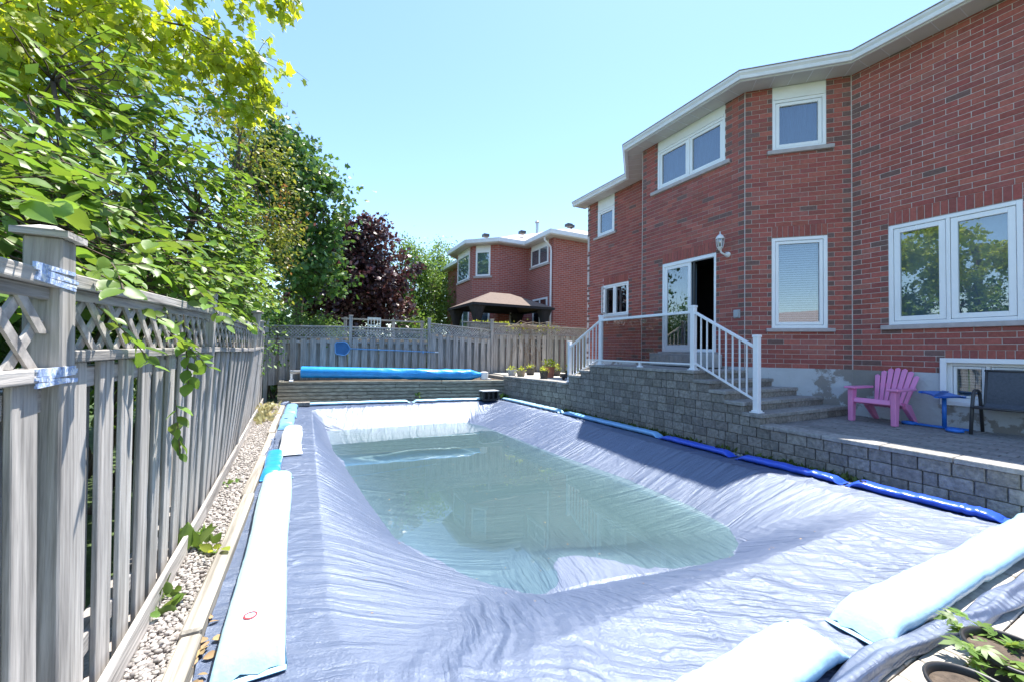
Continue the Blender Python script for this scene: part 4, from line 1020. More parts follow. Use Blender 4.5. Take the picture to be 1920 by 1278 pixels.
# ------------------------------------------------------------------ left fence
PYS = [-0.45, 2.04, 4.45, 6.95, 9.40, 11.85, 13.30]
BX = [-0.72, -0.74, -0.79, -0.86, -0.94, -1.00, -1.06]
TX = [-0.80, -0.78, -0.735, -0.62, -0.78, -0.95, -1.05]
ZT = [1.79, 1.815, 1.885, 1.865, 1.90, 1.92, 1.95]
def xf(y, z): return float(np.interp(y, PYS, BX)*(1-z/1.9)+np.interp(y, PYS, TX)*(z/1.9))
lf = thing('board_fence', 'tall weathered grey wooden fence with lattice top along the left side', 'fence', (-0.8, 6, 0))
def seg_beam(name, ya, za, yb, zb, x0, x1, h, m=WOODY, bev=0.004):
    """rail between two posts following the lean; x offsets relative to the post face"""
    mb = MB(); pa = Vector((xf(ya, za)+x0, ya, za)); pb = Vector((xf(yb, zb)+x0, yb, zb))
    mb.obox(pa, Vector((x1-x0, 0, 0)), Vector((0, 0, h)), pb-pa); return mb.build(name, m, lf, bevel=bev)
for i, y in enumerate(PYS[:-1]):
    zt = (1.90, 1.925, 2.03, 2.03, 2.03, 2.02, 2.0)[i]
    mb = MB(); b, t = xf(y, -0.05), xf(y, zt); s = 0.10
    mb.obox((b-s, y-s/2, -0.05), (s, 0, 0), (0, s, 0), (t-b, 0, zt+0.05)); po = mb.build('post', WOODZ, lf, bevel=0.006)
    mb = MB(); c = (t-s/2, y)
    mb.box(c[0]-0.072, c[0]+0.072, c[1]-0.072, c[1]+0.072, zt, zt+0.022)
    o_ = len(mb.v); q = 0.066; mb._add([(c[0]-q, c[1]-q, zt+0.022), (c[0]+q, c[1]-q, zt+0.022), (c[0]+q, c[1]+q, zt+0.022), (c[0]-q, c[1]+q, zt+0.022), (c[0]-0.02, c[1]-0.02, zt+0.045), (c[0]+0.02, c[1]-0.02, zt+0.045), (c[0]+0.02, c[1]+0.02, zt+0.045), (c[0]-0.02, c[1]+0.02, zt+0.045)],
        [(0, 1, 5, 4), (1, 2, 6, 5), (2, 3, 7, 6), (3, 0, 4, 7), (4, 5, 6, 7), (3, 2, 1, 0)])
    mb.build('post_cap', WOODX, po)
MIDZ = [(1.425, 1.425), (1.485, 1.500), (1.50, 1.485), (1.49, 1.50), (1.50, 1.50), (1.50, 1.50)]
for i in range(len(PYS)-1):
    ya, yb = PYS[i]+0.05, PYS[i+1]-0.05; za, zb = ZT[i], ZT[i+1]
    if i == 0: zb = 1.80
    ma, mz = MIDZ[i]
    seg_beam('top_rail', ya, za-0.055, yb, zb-0.055, -0.088, -0.002, 0.052)
    seg_beam('top_trim', ya, za-0.10, yb, zb-0.10, -0.062, -0.030, 0.044)
    seg_beam('middle_rail', ya, ma-0.005, yb, mz-0.005, -0.088, 0.0, 0.045)
    seg_beam('back_rail', ya, ma-0.115, yb, mz-0.115, -0.128, -0.048, 0.085)
    seg_beam('back_rail', ya, 0.24, yb, 0.24, -0.128, -0.048, 0.085)
    seg_beam('kick_board', ya-0.05, -0.02, yb+0.05, -0.02, 0.001, 0.030, 0.165)
    # boards, front row and back row
    for row, (x0, th, ph) in enumerate(((-0.047, 0.02, 0.0), (-0.150, 0.02, 0.135))):
        y = ya+0.035+ph
        while y < yb-0.06:
            w = min((0.138, 0.092)[row]+random.uniform(-0.006, 0.006), yb-y)
            if w < 0.05: break
            zt = ma+(mz-ma)*(y-ya)/(yb-ya)-0.008 - (0.06 if i == 0 else 0.0)*0; z0 = 0.02+random.uniform(0, 0.02)
            b, t = xf(y, z0), xf(y, zt); tl = random.uniform(-0.008, 0.008)
            mb = MB(); mb.obox((b+x0+random.uniform(-0.004, 0.002), y, z0), (th, 0, 0), (0, w, 0), (t-b, tl, zt-z0)); mb.build('board', WOODZ, lf, bevel=0.003)
            y += 0.238+random.uniform(-0.008, 0.008)
    # lattice
    def strip_l(y0, sgn, lay):
        pts = []
        zb0 = lambda y: ma+(mz-ma)*(y-ya)/(yb-ya)+0.042; zt0 = lambda y: za+(zb-za)*(y-ya)/(yb-ya)-0.058
        h = zt0((ya+yb)/2)-zb0((ya+yb)/2); wdt = 0.052
        y1 = y0+sgn*h
        t0, t1 = 0.0, 1.0
        lo, hi = ya, yb-wdt
        if sgn > 0: t0 = max(0, (lo-y0)/h); t1 = min(1, (hi-y0)/h)
        else: t0 = max(0, (y0-hi)/h); t1 = min(1, (y0-lo)/h)
        if t1-t0 < 0.12: return
        quad = []
        for t, dy in ((t0, 0), (t0, wdt), (t1, wdt), (t1, 0)):
            y = y0+sgn*h*t+dy; z = zb0(y)+(zt0(y)-zb0(y))*t; quad.append((xf(y, z)-0.055+lay*0.012, y, z))
        mb = MB(); mb.prism(quad, (0.010, 0, 0)); mb.build('lattice_slat', WOODD, lf)
    y = ya-0.4
    while y < yb+0.4: strip_l(y, 1, 0); y += 0.172
    y = ya-0.3
    while y < yb+0.5: strip_l(y, -1, 1); y += 0.172
# blue binding where the near panel is tied to its post
for z0 in (1.752, 1.405):
    mb = MB()
    for k in range(7):
        zz = z0+k*0.0085+random.uniform(-0.003, 0.003); t = random.uniform(-0.012, 0.012); x = xf(2.0, zz)
        mb.obox((x-0.004, 1.845+random.uniform(-0.02, 0.01), zz), (0.008, 0, 0), (0, 0.248, t), (0, 0, 0.0095))
    prop(mb.build('rope_binding', TAPE, lf), 'pale blue rope binding on the near post')

# timber edging and gravel
edg = thing('timber_edging', 'split bleached timber edging between the gravel and the cover', 'edging', (-0.54, 6, 0))
y = 1.0
while y < 12.2:
    ln = random.choice((1.9, 2.2, 1.6)); x = -0.495+random.uniform(-0.02, 0.02); tl = random.uniform(-0.02, 0.02)
    mb = MB(); mb.obox((x-0.05, y, -0.03), (0.095, 0, 0), (tl, min(ln, 12.35-y)-0.02, 0), (0, 0, 0.115+random.uniform(-0.01, 0.01))); mb.build('timber', TIMBY, edg, bevel=0.012); y += ln
N = 6200
yy = 1.0+11.6*rng.random(N)**1.35; fx = rng.random(N)
bx = np.interp(yy, PYS, BX)+0.035; xx = bx+(-0.535-bx)*fx
ico = np.array([(0, 0, 1), (0.89, 0, 0.45), (0.28, 0.85, 0.45), (-0.72, 0.53, 0.45), (-0.72, -0.53, 0.45), (0.28, -0.85, 0.45), (0.72, 0.53, -0.45), (-0.28, 0.85, -0.45), (-0.89, 0, -0.45), (-0.28, -0.85, -0.45), (0.72, -0.53, -0.45), (0, 0, -1)])
icf = np.array([(0, 1, 2), (0, 2, 3), (0, 3, 4), (0, 4, 5), (0, 5, 1), (1, 6, 2), (2, 7, 3), (3, 8, 4), (4, 9, 5), (5, 10, 1), (6, 7, 2), (7, 8, 3), (8, 9, 4), (9, 10, 5), (10, 6, 1), (11, 7, 6), (11, 8, 7), (11, 9, 8), (11, 10, 9), (11, 6, 10)])
sz = 0.007+0.009*rng.random(N); rot = rng.random(N)*6.28
sc = np.stack([sz*(0.8+0.7*rng.random(N)), sz*(0.8+0.4*rng.random(N)), sz*0.75], -1)
v = ico[None]*sc[:, None]*(0.8+0.4*rng.random((N, 12, 1)))
cr_, sr = np.cos(rot)[:, None], np.sin(rot)[:, None]
v = np.stack([v[..., 0]*cr_-v[..., 1]*sr, v[..., 0]*sr+v[..., 1]*cr_, v[..., 2]], -1)
v += np.stack([xx, yy, 0.012+0.012*rng.random(N)], -1)[:, None]
gf = (icf[None]+12*np.arange(N)[:, None, None]).reshape(-1, 3)
g = link_mesh('gravel', np_mesh('gravel', v.reshape(-1, 3), gf, [GRAV])); prop(g, 'pale crushed gravel strip along the foot of the left fence', 'gravel', kind='stuff')
mb = MB(); mb.sheet([(-0.9, 0.5, 0.006), (-0.50, 0.5, 0.006), (-0.50, 12.7, 0.006), (-1.2, 12.7, 0.006)]); prop(mb.build('gravel_bed', mat('gravel_dust', (0.40, 0.36, 0.33), rough=1, var=0.3, scale=60)), 'dusty ground under the gravel', kind='structure')

# ------------------------------------------------------------------ back fence
bf = thing('back_fence', 'grey board fence with fine lattice top behind the timber bed', 'fence', (3, 13.4, 0))
QX = [-1.02, 1.22, 3.72, 6.07, 8.5, 10.9]
QT = [(2.17, 2.22), (2.21, 2.22), (2.43, 2.29), (2.47, 2.50), (2.50, 2.50)]
QP = [2.3, 2.53, 2.57, 2.64, 2.66, 2.6]
YF = 13.40
for x, zt in zip(QX, QP):
    mb = MB(); mb.box(x-0.05, x+0.05, YF-0.06, YF+0.04, -0.05, zt); po = mb.build('post', WOODZ, bf, bevel=0.005)
    mb = MB(); mb.box(x-0.065, x+0.065, YF-0.075, YF+0.055, zt, zt+0.03); mb.build('post_cap', WOODX, po, bevel=0.006)
for i in range(5):
    xa, xb = QX[i]+0.055, QX[i+1]-0.055; za, zb = QT[i]
    def hz(name, dz, y0, y1, h):
        mb = MB(); mb.obox((xa, y0, za+dz), (xb-xa, 0, zb-za), (0, y1-y0, 0), (0, 0, h)); mb.build(name, WOODX, bf, bevel=0.003)
    hz('top_rail', -0.04, YF-0.05, YF+0.03, 0.04); hz('middle_rail', -0.375, YF-0.05, YF+0.03, 0.04)
    hz('back_rail', -0.52, YF-0.02, YF+0.07, 0.085); 
    for y0, ph in ((YF-0.042, 0.0), (YF+0.072, 0.13)):
        x = xa+0.01+ph
        while x < xb-0.05:
            w = min(0.165+random.uniform(-0.008, 0.008), xb-x); t = za+(zb-za)*(x-xa)/(xb-xa)-0.38
            mb = MB(); mb.obox((x, y0+random.uniform(-0.003, 0.003), 0.45), (w, 0, 0), (0, 0.02, 0), (random.uniform(-0.01, 0.01), 0, t-0.45)); mb.build('board', WOODZ, bf, bevel=0.003); x += 0.262+random.uniform(-0.01, 0.01)
    mb = MB(); h = 0.29
    for lay, sg in ((0, 1), (1, -1)):
        x = xa-0.3
        while x < xb+0.3:
            x1 = x+sg*h; t0, t1 = 0., 1.
            lo, hi = xa, xb-0.04
            if sg > 0: t0 = max(0, (lo-x)/h); t1 = min(1, (hi-x)/h)
            else: t0 = max(0, (x-hi)/h); t1 = min(1, (x-lo)/h)
            if t1-t0 > 0.05:
                qd = []
                for t, dx in ((t0, 0), (t0, 0.045), (t1, 0.045), (t1, 0)):
                    xx_ = x+sg*h*t+dx; zz = za+(zb-za)*(xx_-xa)/(xb-xa)-0.333+h*t; qd.append((xx_, YF-0.012+lay*0.008, zz))
                mb.prism(qd, (0, 0.007, 0))
            x += 0.092
    prop(mb.build('lattice', WOODD, bf), kind='stuff')

# pool skimmer net hung on the fence
net = thing('skimmer_net', 'blue pool skimmer net with a long pole hung on the back fence', 'pool net', (1.0, 13.28, 1.5))
outl = [(1.20, 1.50), (1.20, 1.56), (1.13, 1.68), (1.05, 1.735), (0.82, 1.72), (0.775, 1.66), (0.79, 1.40), (0.83, 1.35), (1.06, 1.32), (1.14, 1.38)]
mb = MB(); mb.tube([(x, 13.29, z) for x, z in outl+outl[:1]], 0.016, 8); mb.build('hoop', NETB, net, smooth=True)
cxm, czm = 0.98, 1.53; mb = MB(); ringp = [[(cxm+(x-cxm)*f, 13.29+d, czm+(z-czm)*f) for x, z in outl] for f, d in ((1, 0), (0.7, 0.018), (0.35, 0.026))]
for r in range(2):
    for i in range(10): mb.sheet([ringp[r][i], ringp[r][(i+1) % 10], ringp[r+1][(i+1) % 10], ringp[r+1][i]])
mb.sheet(ringp[2]); mb.build('mesh_bag', NETM, net)
mb = MB(); mb.tube([(1.18, 13.29, 1.53), (2.6, 13.29, 1.49), (3.92, 13.29, 1.445)], 0.018, 10); mb.build('pole', NETB, net, smooth=True)
mb = MB(); mb.tube([(3.90, 13.29, 1.446), (4.02, 13.29, 1.443)], 0.021, 10); mb.build('grip', WHITE, net)
mb = MB(); mb.tube([(3.50, 13.30, 1.49), (3.50, 13.27, 1.40)], 0.02, 8); mb.build('hook', NETB, net)
# ------------------------------------------------------------------ pink garden chair
def place(mb, M): mb.v = [tuple(M @ Vector(p)) for p in mb.v]; return mb
def garden_chair():
    t = thing('garden_chair', 'pink plastic slatted garden chair on the paved patio', 'chair', (8.2, 2.96, 0.488))
    M = Matrix.Translation((8.22, 2.96, 0.489)) @ Matrix.Rotation(math.radians(-4), 4, 'Z')
    # local: forward -x, up z
    for s in (-1, 1):
        mb = MB(); y = s*0.275
        mb.prism([(-0.33, y-0.035, 0), (-0.245, y-0.035, 0), (-0.20, y-0.035, 0.52), (-0.335, y-0.035, 0.52)], (0, 0.07, 0)); place(mb, M).build('front_leg', PINK, t, bevel=0.012, seg=2)
        mb = MB(); mb.prism([(0.34, y*0.9-0.03, 0), (0.42, y*0.9-0.03, 0), (0.20, y*0.9-0.03, 0.30), (0.02, y*0.9-0.03, 0.34), (0.06, y*0.9-0.03, 0.24)], (0, 0.06, 0)); place(mb, M).build('rear_leg', PINK, t, bevel=0.01, seg=2)
        mb = MB(); pts = [(-0.37, y-0.075), (-0.30, y-0.09), (-0.05, y-0.075), (0.27, y-0.045), (0.27, y+0.045), (-0.05, y+0.075), (-0.30, y+0.085), (-0.37, y+0.07)]
        mb.prism([(a, b, 0.525) for a, b in pts], (0, 0, 0.035)); place(mb, M).build('armrest', PINK, t, bevel=0.012, seg=2)
    mb = MB(); mb.prism([(-0.325, -0.24, 0.315), (-0.295, -0.24, 0.385), (-0.265, -0.24, 0.385), (-0.275, -0.24, 0.29)], (0, 0.48, 0)); place(mb, M).build('apron', PINK, t, bevel=0.01, seg=2)
    for i in range(6):
        x = -0.27+i*0.083; z = 0.375-i*0.021
        mb = MB(); mb.obox((x, -0.25, z-0.02), (0.076, 0, -0.019), (0, 0.5, 0), (0, 0, 0.022)); place(mb, M).build('seat_slat', PINK, t, bevel=0.006)
    a = math.radians(24)
    for i in range(7):
        f = (i-3)/3; yb = f*0.175; yt = f*0.27; top = 0.70-0.13*f*f; wb, wt = 0.046, 0.074
        P = lambda y, h, o: (0.20+h*math.sin(a)+o*math.cos(a), y, 0.23+h*math.cos(a)-o*math.sin(a))
        q = []
        hs = [0, 0.35, top-0.02, top]
        left = [P(yb+(yt-yb)*h/0.7-(wb+(wt-wb)*h/0.7)/2, h, 0) for h in hs[:3]]; right = [P(yb+(yt-yb)*h/0.7+(wb+(wt-wb)*h/0.7)/2, h, 0) for h in hs[:3]]
        tp = P(yb+(yt-yb)*top/0.7, top+0.004, 0)
        mb = MB(); mb.prism(left+[tp]+right[::-1], (0.022*math.cos(a), 0, -0.022*math.sin(a))); place(mb, M).build('back_slat', PINK, t, bevel=0.005)
    mb = MB(); h = 0.36; mb.obox((0.205+h*math.sin(a)+0.02, -0.25, 0.23+h*math.cos(a)-0.01), (0.03, 0, -0.01), (0, 0.5, 0), (0.02, 0, 0.06)); place(mb, M).build('back_brace', PINK, t)
garden_chair()

# blue folding side table
tb = thing('side_table', 'small blue metal side table between the two patio chairs', 'table', (8.36, 2.33, 0.488))
cx, cy, z0 = 8.36, 2.33, 0.489
mb = MB(); rot = math.radians(38); pts = []
for (a, b) in ((-0.26, -0.17), (0.26, -0.17), (0.26, 0.17), (-0.26, 0.17)):
    for da, db in ((0.04, 0.0), (0.0, 0.04)) if a*b > 0 else ((0.0, 0.04), (0.04, 0.0)):
        aa, bb = a-math.copysign(da, a), b-math.copysign(db, b); pts.append((cx+aa*math.cos(rot)-bb*math.sin(rot), cy+aa*math.sin(rot)+bb*math.cos(rot), 0))
mb.prism([(x, y, 0.985+0.10*(x-cx)) for x, y, _ in pts], (0, 0, 0.022)); mb.build('tray', TABB, tb, bevel=0.006)
mb = MB(); mb.tube([(cx, cy-0.03, z0+0.03), (cx, cy-0.03, 0.97)], 0.026, 12); mb.build('column', TABB, tb, smooth=True)
mb = MB(); mb.box(cx-0.05, cx+0.05, cy-0.09, cy+0.03, 0.955, 0.985); mb.build('bracket', TABB, tb, bevel=0.004)
mb = MB(); mb.beam((cx, cy-0.03, z0+0.025), (cx+0.02, cy+0.30, z0+0.025), 0.05, 0.03); mb.beam((cx-0.02, cy-0.05, z0+0.026), (cx-0.16, cy-0.16, z0+0.026), 0.05, 0.03); mb.beam((cx+0.01, cy-0.05, z0+0.027), (cx+0.02, cy-0.28, z0+0.027), 0.05, 0.03); mb.build('foot', TABB, tb, bevel=0.004)
for (px_, py_) in ((cx+0.02, cy+0.36), (cx-0.21, cy-0.19)):
    mb = MB(); mb.tube([(px_+0.075*math.cos(k*math.pi/8), py_+0.075*math.sin(k*math.pi/8), z0+0.028) for k in range(17)], 0.022, 8, cap=False); mb.build('ring_pad', TABB, tb, smooth=True)

# charcoal sling chair at the right edge
sl = thing('sling_chair', 'charcoal mesh sling patio chair at the right edge', 'chair', (8.4, 1.7, 0.488))
for y in (1.99, 1.42):
    mb = MB(); pts = [(8.16, y, 0.492), (8.22, y, 0.85), (8.27, y, 1.045), (8.32, y, 1.085), (8.44, y, 1.085), (8.51, y, 1.05), (8.55, y, 0.95), (8.63, y, 0.492)]
    mb.tube(pts, 0.020, 8); mb.build('leg_frame', FRAMEB, sl, smooth=True)
for y in (1.95, 1.46):
    mb = MB(); mb.tube([(8.14, y, 0.875), (8.30, y, 0.865), (8.52, y, 0.835), (8.57, y, 0.90), (8.66, y, 1.36)], 0.016, 8); mb.build('side_rail', FRAMEB, sl, smooth=True)
mb = MB(); mb.tube([(8.15, 1.99, 0.862), (8.15, 1.42, 0.862)], 0.016, 8); mb.build('front_bar', FRAMEB, sl, smooth=True)
mb = MB(); mb.tube([(8.66, 1.97, 1.36), (8.66, 1.44, 1.36)], 0.016, 8); mb.build('top_bar', FRAMEB, sl, smooth=True)
mb = MB(); pr = [(8.15, 0.88), (8.30, 0.868), (8.50, 0.842), (8.565, 0.905), (8.60, 1.08), (8.655, 1.355)]
for i in range(len(pr)-1):
    mb.prism([(pr[i][0], 1.945, pr[i][1]), (pr[i+1][0], 1.945, pr[i+1][1]), (pr[i+1][0]+0.006, 1.945, pr[i+1][1]+0.004), (pr[i][0]+0.006, 1.945, pr[i][1]+0.004)], (0, -0.48, 0))
mb.build('sling', SLING, sl)

# ------------------------------------------------------------------ foliage tools
def leaf_template(kind):
    if kind == 'broad':
        ts = [0.0, 0.14, 0.38, 0.64, 0.85, 1.0]; hw = [0, 0.17, 0.30, 0.26, 0.13, 0]
        v = []; f = []
        for t, w in zip(ts, hw): v += [(t, w, 0.05*w/0.3-0.16*t*t), (t, 0, -0.03-0.16*t*t), (t, -w, 0.05*w/0.3-0.16*t*t)]
        for i in range(5):
            a = i*3; f += [(a, a+1, a+4), (a, a+4, a+3), (a+1, a+2, a+5), (a+1, a+5, a+4)]
        return np.array(v), np.array(f)
    if kind == 'maple':
        pts = [(0, 0.06), (0.10, 0.40), (0.30, 0.26), (0.42, 0.62), (0.58, 0.28), (0.72, 0.24), (1.0, 0.0)]
        o = [(0.0, 0.0)]+pts[:-1]+[pts[-1]]+[(x, -y) for x, y in reversed(pts[:-1])]
        v = [(0.42, 0, -0.02)]+[(x, y, 0.05*math.cos(x*5)-0.12*x*x-0.15*y*y) for x, y in o]
        n = len(o); f = [(0, 1+i, 1+(i+1) % n) for i in range(n)]
        return np.array(v), np.array(f)
    if kind == 'compound':   # deeply cut leaf of the potted plants
        v = [(0, 0, 0)]; f = []
        for a, l in ((0, 1.0), (0.6, 0.75), (-0.6, 0.75), (1.25, 0.5), (-1.25, 0.5)):
            b = len(v); c, s = math.cos(a), math.sin(a)
            for x, y in ((0.3, 0.10), (0.62, 0.15), (1.0, 0), (0.62, -0.15), (0.3, -0.10)):
                x *= l; y *= l; v.append((x*c-y*s, x*s+y*c, 0.06-0.18*x*x))
            f += [(0, b+4, b), (b, b+4, b+1), (b+4, b+3, b+1), (b+1, b+3, b+2)]
        return np.array(v), np.array(f)
    v = [(0, 0, 0), (0.45, 0.27, 0.04), (1, 0, -0.08), (0.45, -0.27, 0.04), (0.45, 0, -0.03)]
    return np.array(v), np.array([(0, 4, 1), (1, 4, 2), (0, 3, 4), (4, 3, 2)])

def unit(a): return a/(np.linalg.norm(a, axis=-1, keepdims=True)+1e-9)
def leaf_verts(kind, pos, axis, nrm, size):
    tv, tf = leaf_template(kind); axis = unit(axis); nrm = unit(nrm - axis*np.sum(nrm*axis, -1, keepdims=True)); sd = np.cross(nrm, axis)
    v = pos[:, None]+size[:, None, None]*(tv[None, :, 0:1]*axis[:, None]+tv[None, :, 1:2]*sd[:, None]+tv[None, :, 2:3]*nrm[:, None])
    f = (tf[None]+len(tv)*np.arange(len(pos))[:, None, None]).reshape(-1, 3)
    return v, f, tv, tf
def leaves(name, kind, pos, axis, nrm, size, m, parent, kindtag='stuff'):
    v, f, _, _ = leaf_verts(kind, pos, axis, nrm, size)
    o = link_mesh(name, np_mesh(name, v.reshape(-1, 3), f, [m], smooth=False), parent)
    if kindtag: o['kind'] = kindtag
    return o
def crown(parent, blobs, clumps, per, cr_, size, kind, m, name='foliage', upb=0.6, droop=0.35, outer=2.2, flat=0.75, gap=1.3):
    """leaf-sized faces in clumps near the surface of several ellipsoids"""
    P = []; O = []; w = np.array([b[3]*b[4]*b[5] for b in blobs])**0.67; w = w/w.sum()
    for b, wi in zip(blobs, w):
        n = max(3, int(clumps*wi)); d = unit(rng.normal(size=(n, 3))); r = rng.random(n)**(1/outer)
        r *= 1+0.18*rng.normal(size=n)
        c = np.array(b[:3])+d*r[:, None]*np.array(b[3:6]); P.append(c); O.append(d)
    C = np.concatenate(P); D = np.concatenate(O)
    g = vnoise(C[:, 0]*gap+C[:, 2]*gap*0.7, C[:, 1]*gap-C[:, 2]*gap*0.8)+0.12*rng.normal(size=len(C)); kp = (g > -0.16) | (gap == 0); C, D = C[kp], D[kp]
    k = rng.integers(int(per*0.5), int(per*1.5)+1, len(C)); idx = np.repeat(np.arange(len(C)), k)
    pos = C[idx]+rng.normal(size=(len(idx), 3))*np.array([cr_, cr_, cr_*flat])*(0.45+1.1*rng.random((len(C), 1)))[idx]
    ax = unit(D[idx]*0.6+rng.normal(size=(len(idx), 3))*0.8+np.array([0, 0, -droop]))
    nr = unit(rng.normal(size=(len(idx), 3))*0.75+np.array([0, 0, upb])+D[idx]*0.3)
    sz = size*(0.6+0.7*rng.random(len(idx)))
    o = leaves(name, kind, pos, ax, nr, sz, m, parent); return o, C
def limb(mb, a, b, r0, r1, bend=0.1, n=7, seg=7):
    a, b = Vector(a), Vector(b); L_ = (b-a).length; pts = []; rr = []
    off = Vector(rng.normal(size=3))*L_*bend
    for i in range(n):
        t = i/(n-1); p = a.lerp(b, t)+off*math.sin(t*math.pi)*0.6+Vector(rng.normal(size=3))*L_*0.012*(0 < i < n-1); pts.append(p); rr.append(r0+(r1-r0)*t)
    mb.tube(pts, rr, seg)
    return pts
def tree(name, label, base, blobs, clumps, per, cr_, size, kind, m, tr=0.12, group=None, twigs=40, trunk_m=None, **k):
    t = thing(name, label, 'tree', base, group)
    o, C = crown(t, blobs, clumps, per, cr_, size, kind, m, **k)
    mb = MB(); zb = min(b[2]-b[5]*0.5 for b in blobs); c0 = np.mean([b[:3] for b in blobs], 0)
    fork = Vector((base[0]*0.6+c0[0]*0.4, base[1]*0.6+c0[1]*0.4, max(base[2]+0.8, zb)))
    limb(mb, (base[0], base[1], base[2]-0.05), fork, tr*1.25, tr*0.85, 0.04); mb.build('trunk', trunk_m or BARK, t, smooth=True)
    mb = MB(); ends = []
    for b in blobs: ends.append(limb(mb, fork, (b[0], b[1], b[2]+b[5]*0.2), tr*0.6, tr*0.14, 0.10))
    for i in rng.choice(len(C), min(twigs, len(C)), replace=False):
        e_ = ends[rng.integers(len(ends))]; limb(mb, e_[rng.integers(3, len(e_))], C[i], tr*0.16, tr*0.03, 0.12, 5, 5)
    mb.build('limbs', trunk_m or BARK, t, smooth=True)
    return t

# ------------------------------------------------------------------ flower pots on the terrace
def pot(x, y, z, r, h, m, label, leaf=LEAF_YEL, taper=0.72, sq=False, n=40, ls=0.06, spread=1.0):
    t = thing('flower_pot', label, 'flower pot', (x, y, z), 'flower pots on the terrace')
    mb = MB(); mb.lathe([(0, 0.0), (r*taper, 0.0), (r*0.95, h*0.86), (r*1.06, h*0.87), (r*1.06, h), (r*0.94, h), (r*0.9, h*0.86)], (x, y, z), 6 if sq else 20); mb.build('pot', m, t, smooth=False)
    mb = MB(); mb.lathe([(0, 0.0), (r*0.91, 0.0)], (x, y, z+h*0.87), 16); mb.build('soil', SOIL, t)
    d = unit(rng.normal(size=(n, 3))+np.array([0, 0, 0.9])); pos = np.array([x, y, z+h*0.9])+d*np.array([r, r, r*0.9])*spread*rng.random((n, 1))**0.5
    leaves('plant', 'broad', pos, d+rng.normal(size=(n, 3))*0.3, np.array([0, 0, 1.0])+rng.normal(size=(n, 3))*0.4, ls*(0.7+0.6*rng.random(n)), leaf, t)
    return t
ZTR = 0.727
pot(5.98, 11.55, ZTR, 0.16, 0.19, GREYPOT, 'light grey flower pot, leftmost of the row by the fence')
pot(6.02, 11.02, ZTR, 0.15, 0.19, TANPOT, 'tan flower pot next to the light grey one')
pot(6.78, 11.75, ZTR, 0.17, 0.22, DKPOT, 'wide dark flower pot standing against the back fence')
pot(6.22, 9.98, ZTR, 0.135, 0.24, DKPOT, 'tall dark flower pot in front of the terracotta one', n=60)
pot(6.72, 10.45, ZTR, 0.17, 0.33, TERRA, 'terracotta flower pot with the tallest plant', n=130, ls=0.075, spread=1.7)
pot(7.45, 11.2, ZTR, 0.18, 0.18, DKPOT, 'low dark bowl planter to the right of the terracotta pot', n=70, spread=1.4)
pot(7.25, 10.1, ZTR, 0.17, 0.22, DKPOT, 'dark planter nearest the stair railing', n=60, spread=1.4)
# hose nozzle lump and hand tool on the terrace
ht = thing('wheeled_caddy', 'small black wheeled caddy on the terrace by the railing post', 'caddy', (6.75, 9.5, ZTR))
for dx in (0.0, 0.42):
    mb = MB(); mb.lathe([(0.0, -0.02), (0.05, -0.02), (0.06, 0.0), (0.05, 0.02), (0.0, 0.02)], (0, 0, 0), 14); me = mb.mesh('wheel', BLKP)
    link_mesh('wheel', me, ht, (6.55+dx, 9.45, ZTR+0.06), (math.pi/2, 0, 0.2))
mb = MB(); mb.box(6.53, 6.99, 9.43, 9.47, ZTR+0.05, ZTR+0.07); mb.box(6.56, 6.97, 9.44, 9.66, ZTR+0.072, ZTR+0.17); mb.build('tray', DKPOT, ht, bevel=0.01)

# ------------------------------------------------------------------ black pots with leafy plants at the lower right
def bigpot(x, y, r, h, label, n=70, seed=0):
    t = thing('plant_pot', label, 'plant pot', (x, y, 0.024), 'black plant pots on the near paving')
    mb = MB(); mb.lathe([(0, 0.024), (r*0.75, 0.024), (r*0.97, 0.02+h*0.9), (r*1.05, 0.02+h*0.91), (r*1.07, 0.02+h), (r*1.0, 0.026+h), (r*0.95, 0.02+h*0.97), (r*0.93, 0.02+h*0.8)], (x, y, 0), 36); mb.build('pot', BLKP, t, smooth=True)
    mb = MB(); mb.lathe([(0, 0.0), (r*0.5, 0.01), (r*0.935, 0.0)], (x, y, 0.02+h*0.82), 24); mb.build('soil', SOIL, t)
    mb = MB(); P = []; A = []
    for i in range(11):
        a = rng.random()*6.28; l = r*(0.6+1.0*rng.random()); e_ = Vector((x+math.cos(a)*l, y+math.sin(a)*l, h-0.02+0.06*rng.random()))
        pts = limb(mb, (x+rng.normal()*r*0.2, y+rng.normal()*r*0.2, h*0.8), e_, 0.004, 0.002, 0.1, 6, 5)
        for p in pts[2:]:
            for _ in range(2): P.append(np.array(p)+rng.normal(size=3)*0.01); A.append(np.array([math.cos(a+rng.normal()*0.9), math.sin(a+rng.normal()*0.9), 0.1+0.25*rng.normal()]))
    mb.build('stems', LEAF_LITE, t)
    P = np.array(P); leaves('leaves', 'compound', P, np.array(A), np.array([0, 0, 1.0])+rng.normal(size=P.shape)*0.25, 0.085*(0.7+0.6*rng.random(len(P))), LEAF_LITE, t, None)
bigpot(2.50, 0.60, 0.15, 0.15, 'black round pot with leafy green plant, lower left of the two')
bigpot(2.95, 0.58, 0.17, 0.17, 'larger black round pot with leafy plant at the lower right corner')
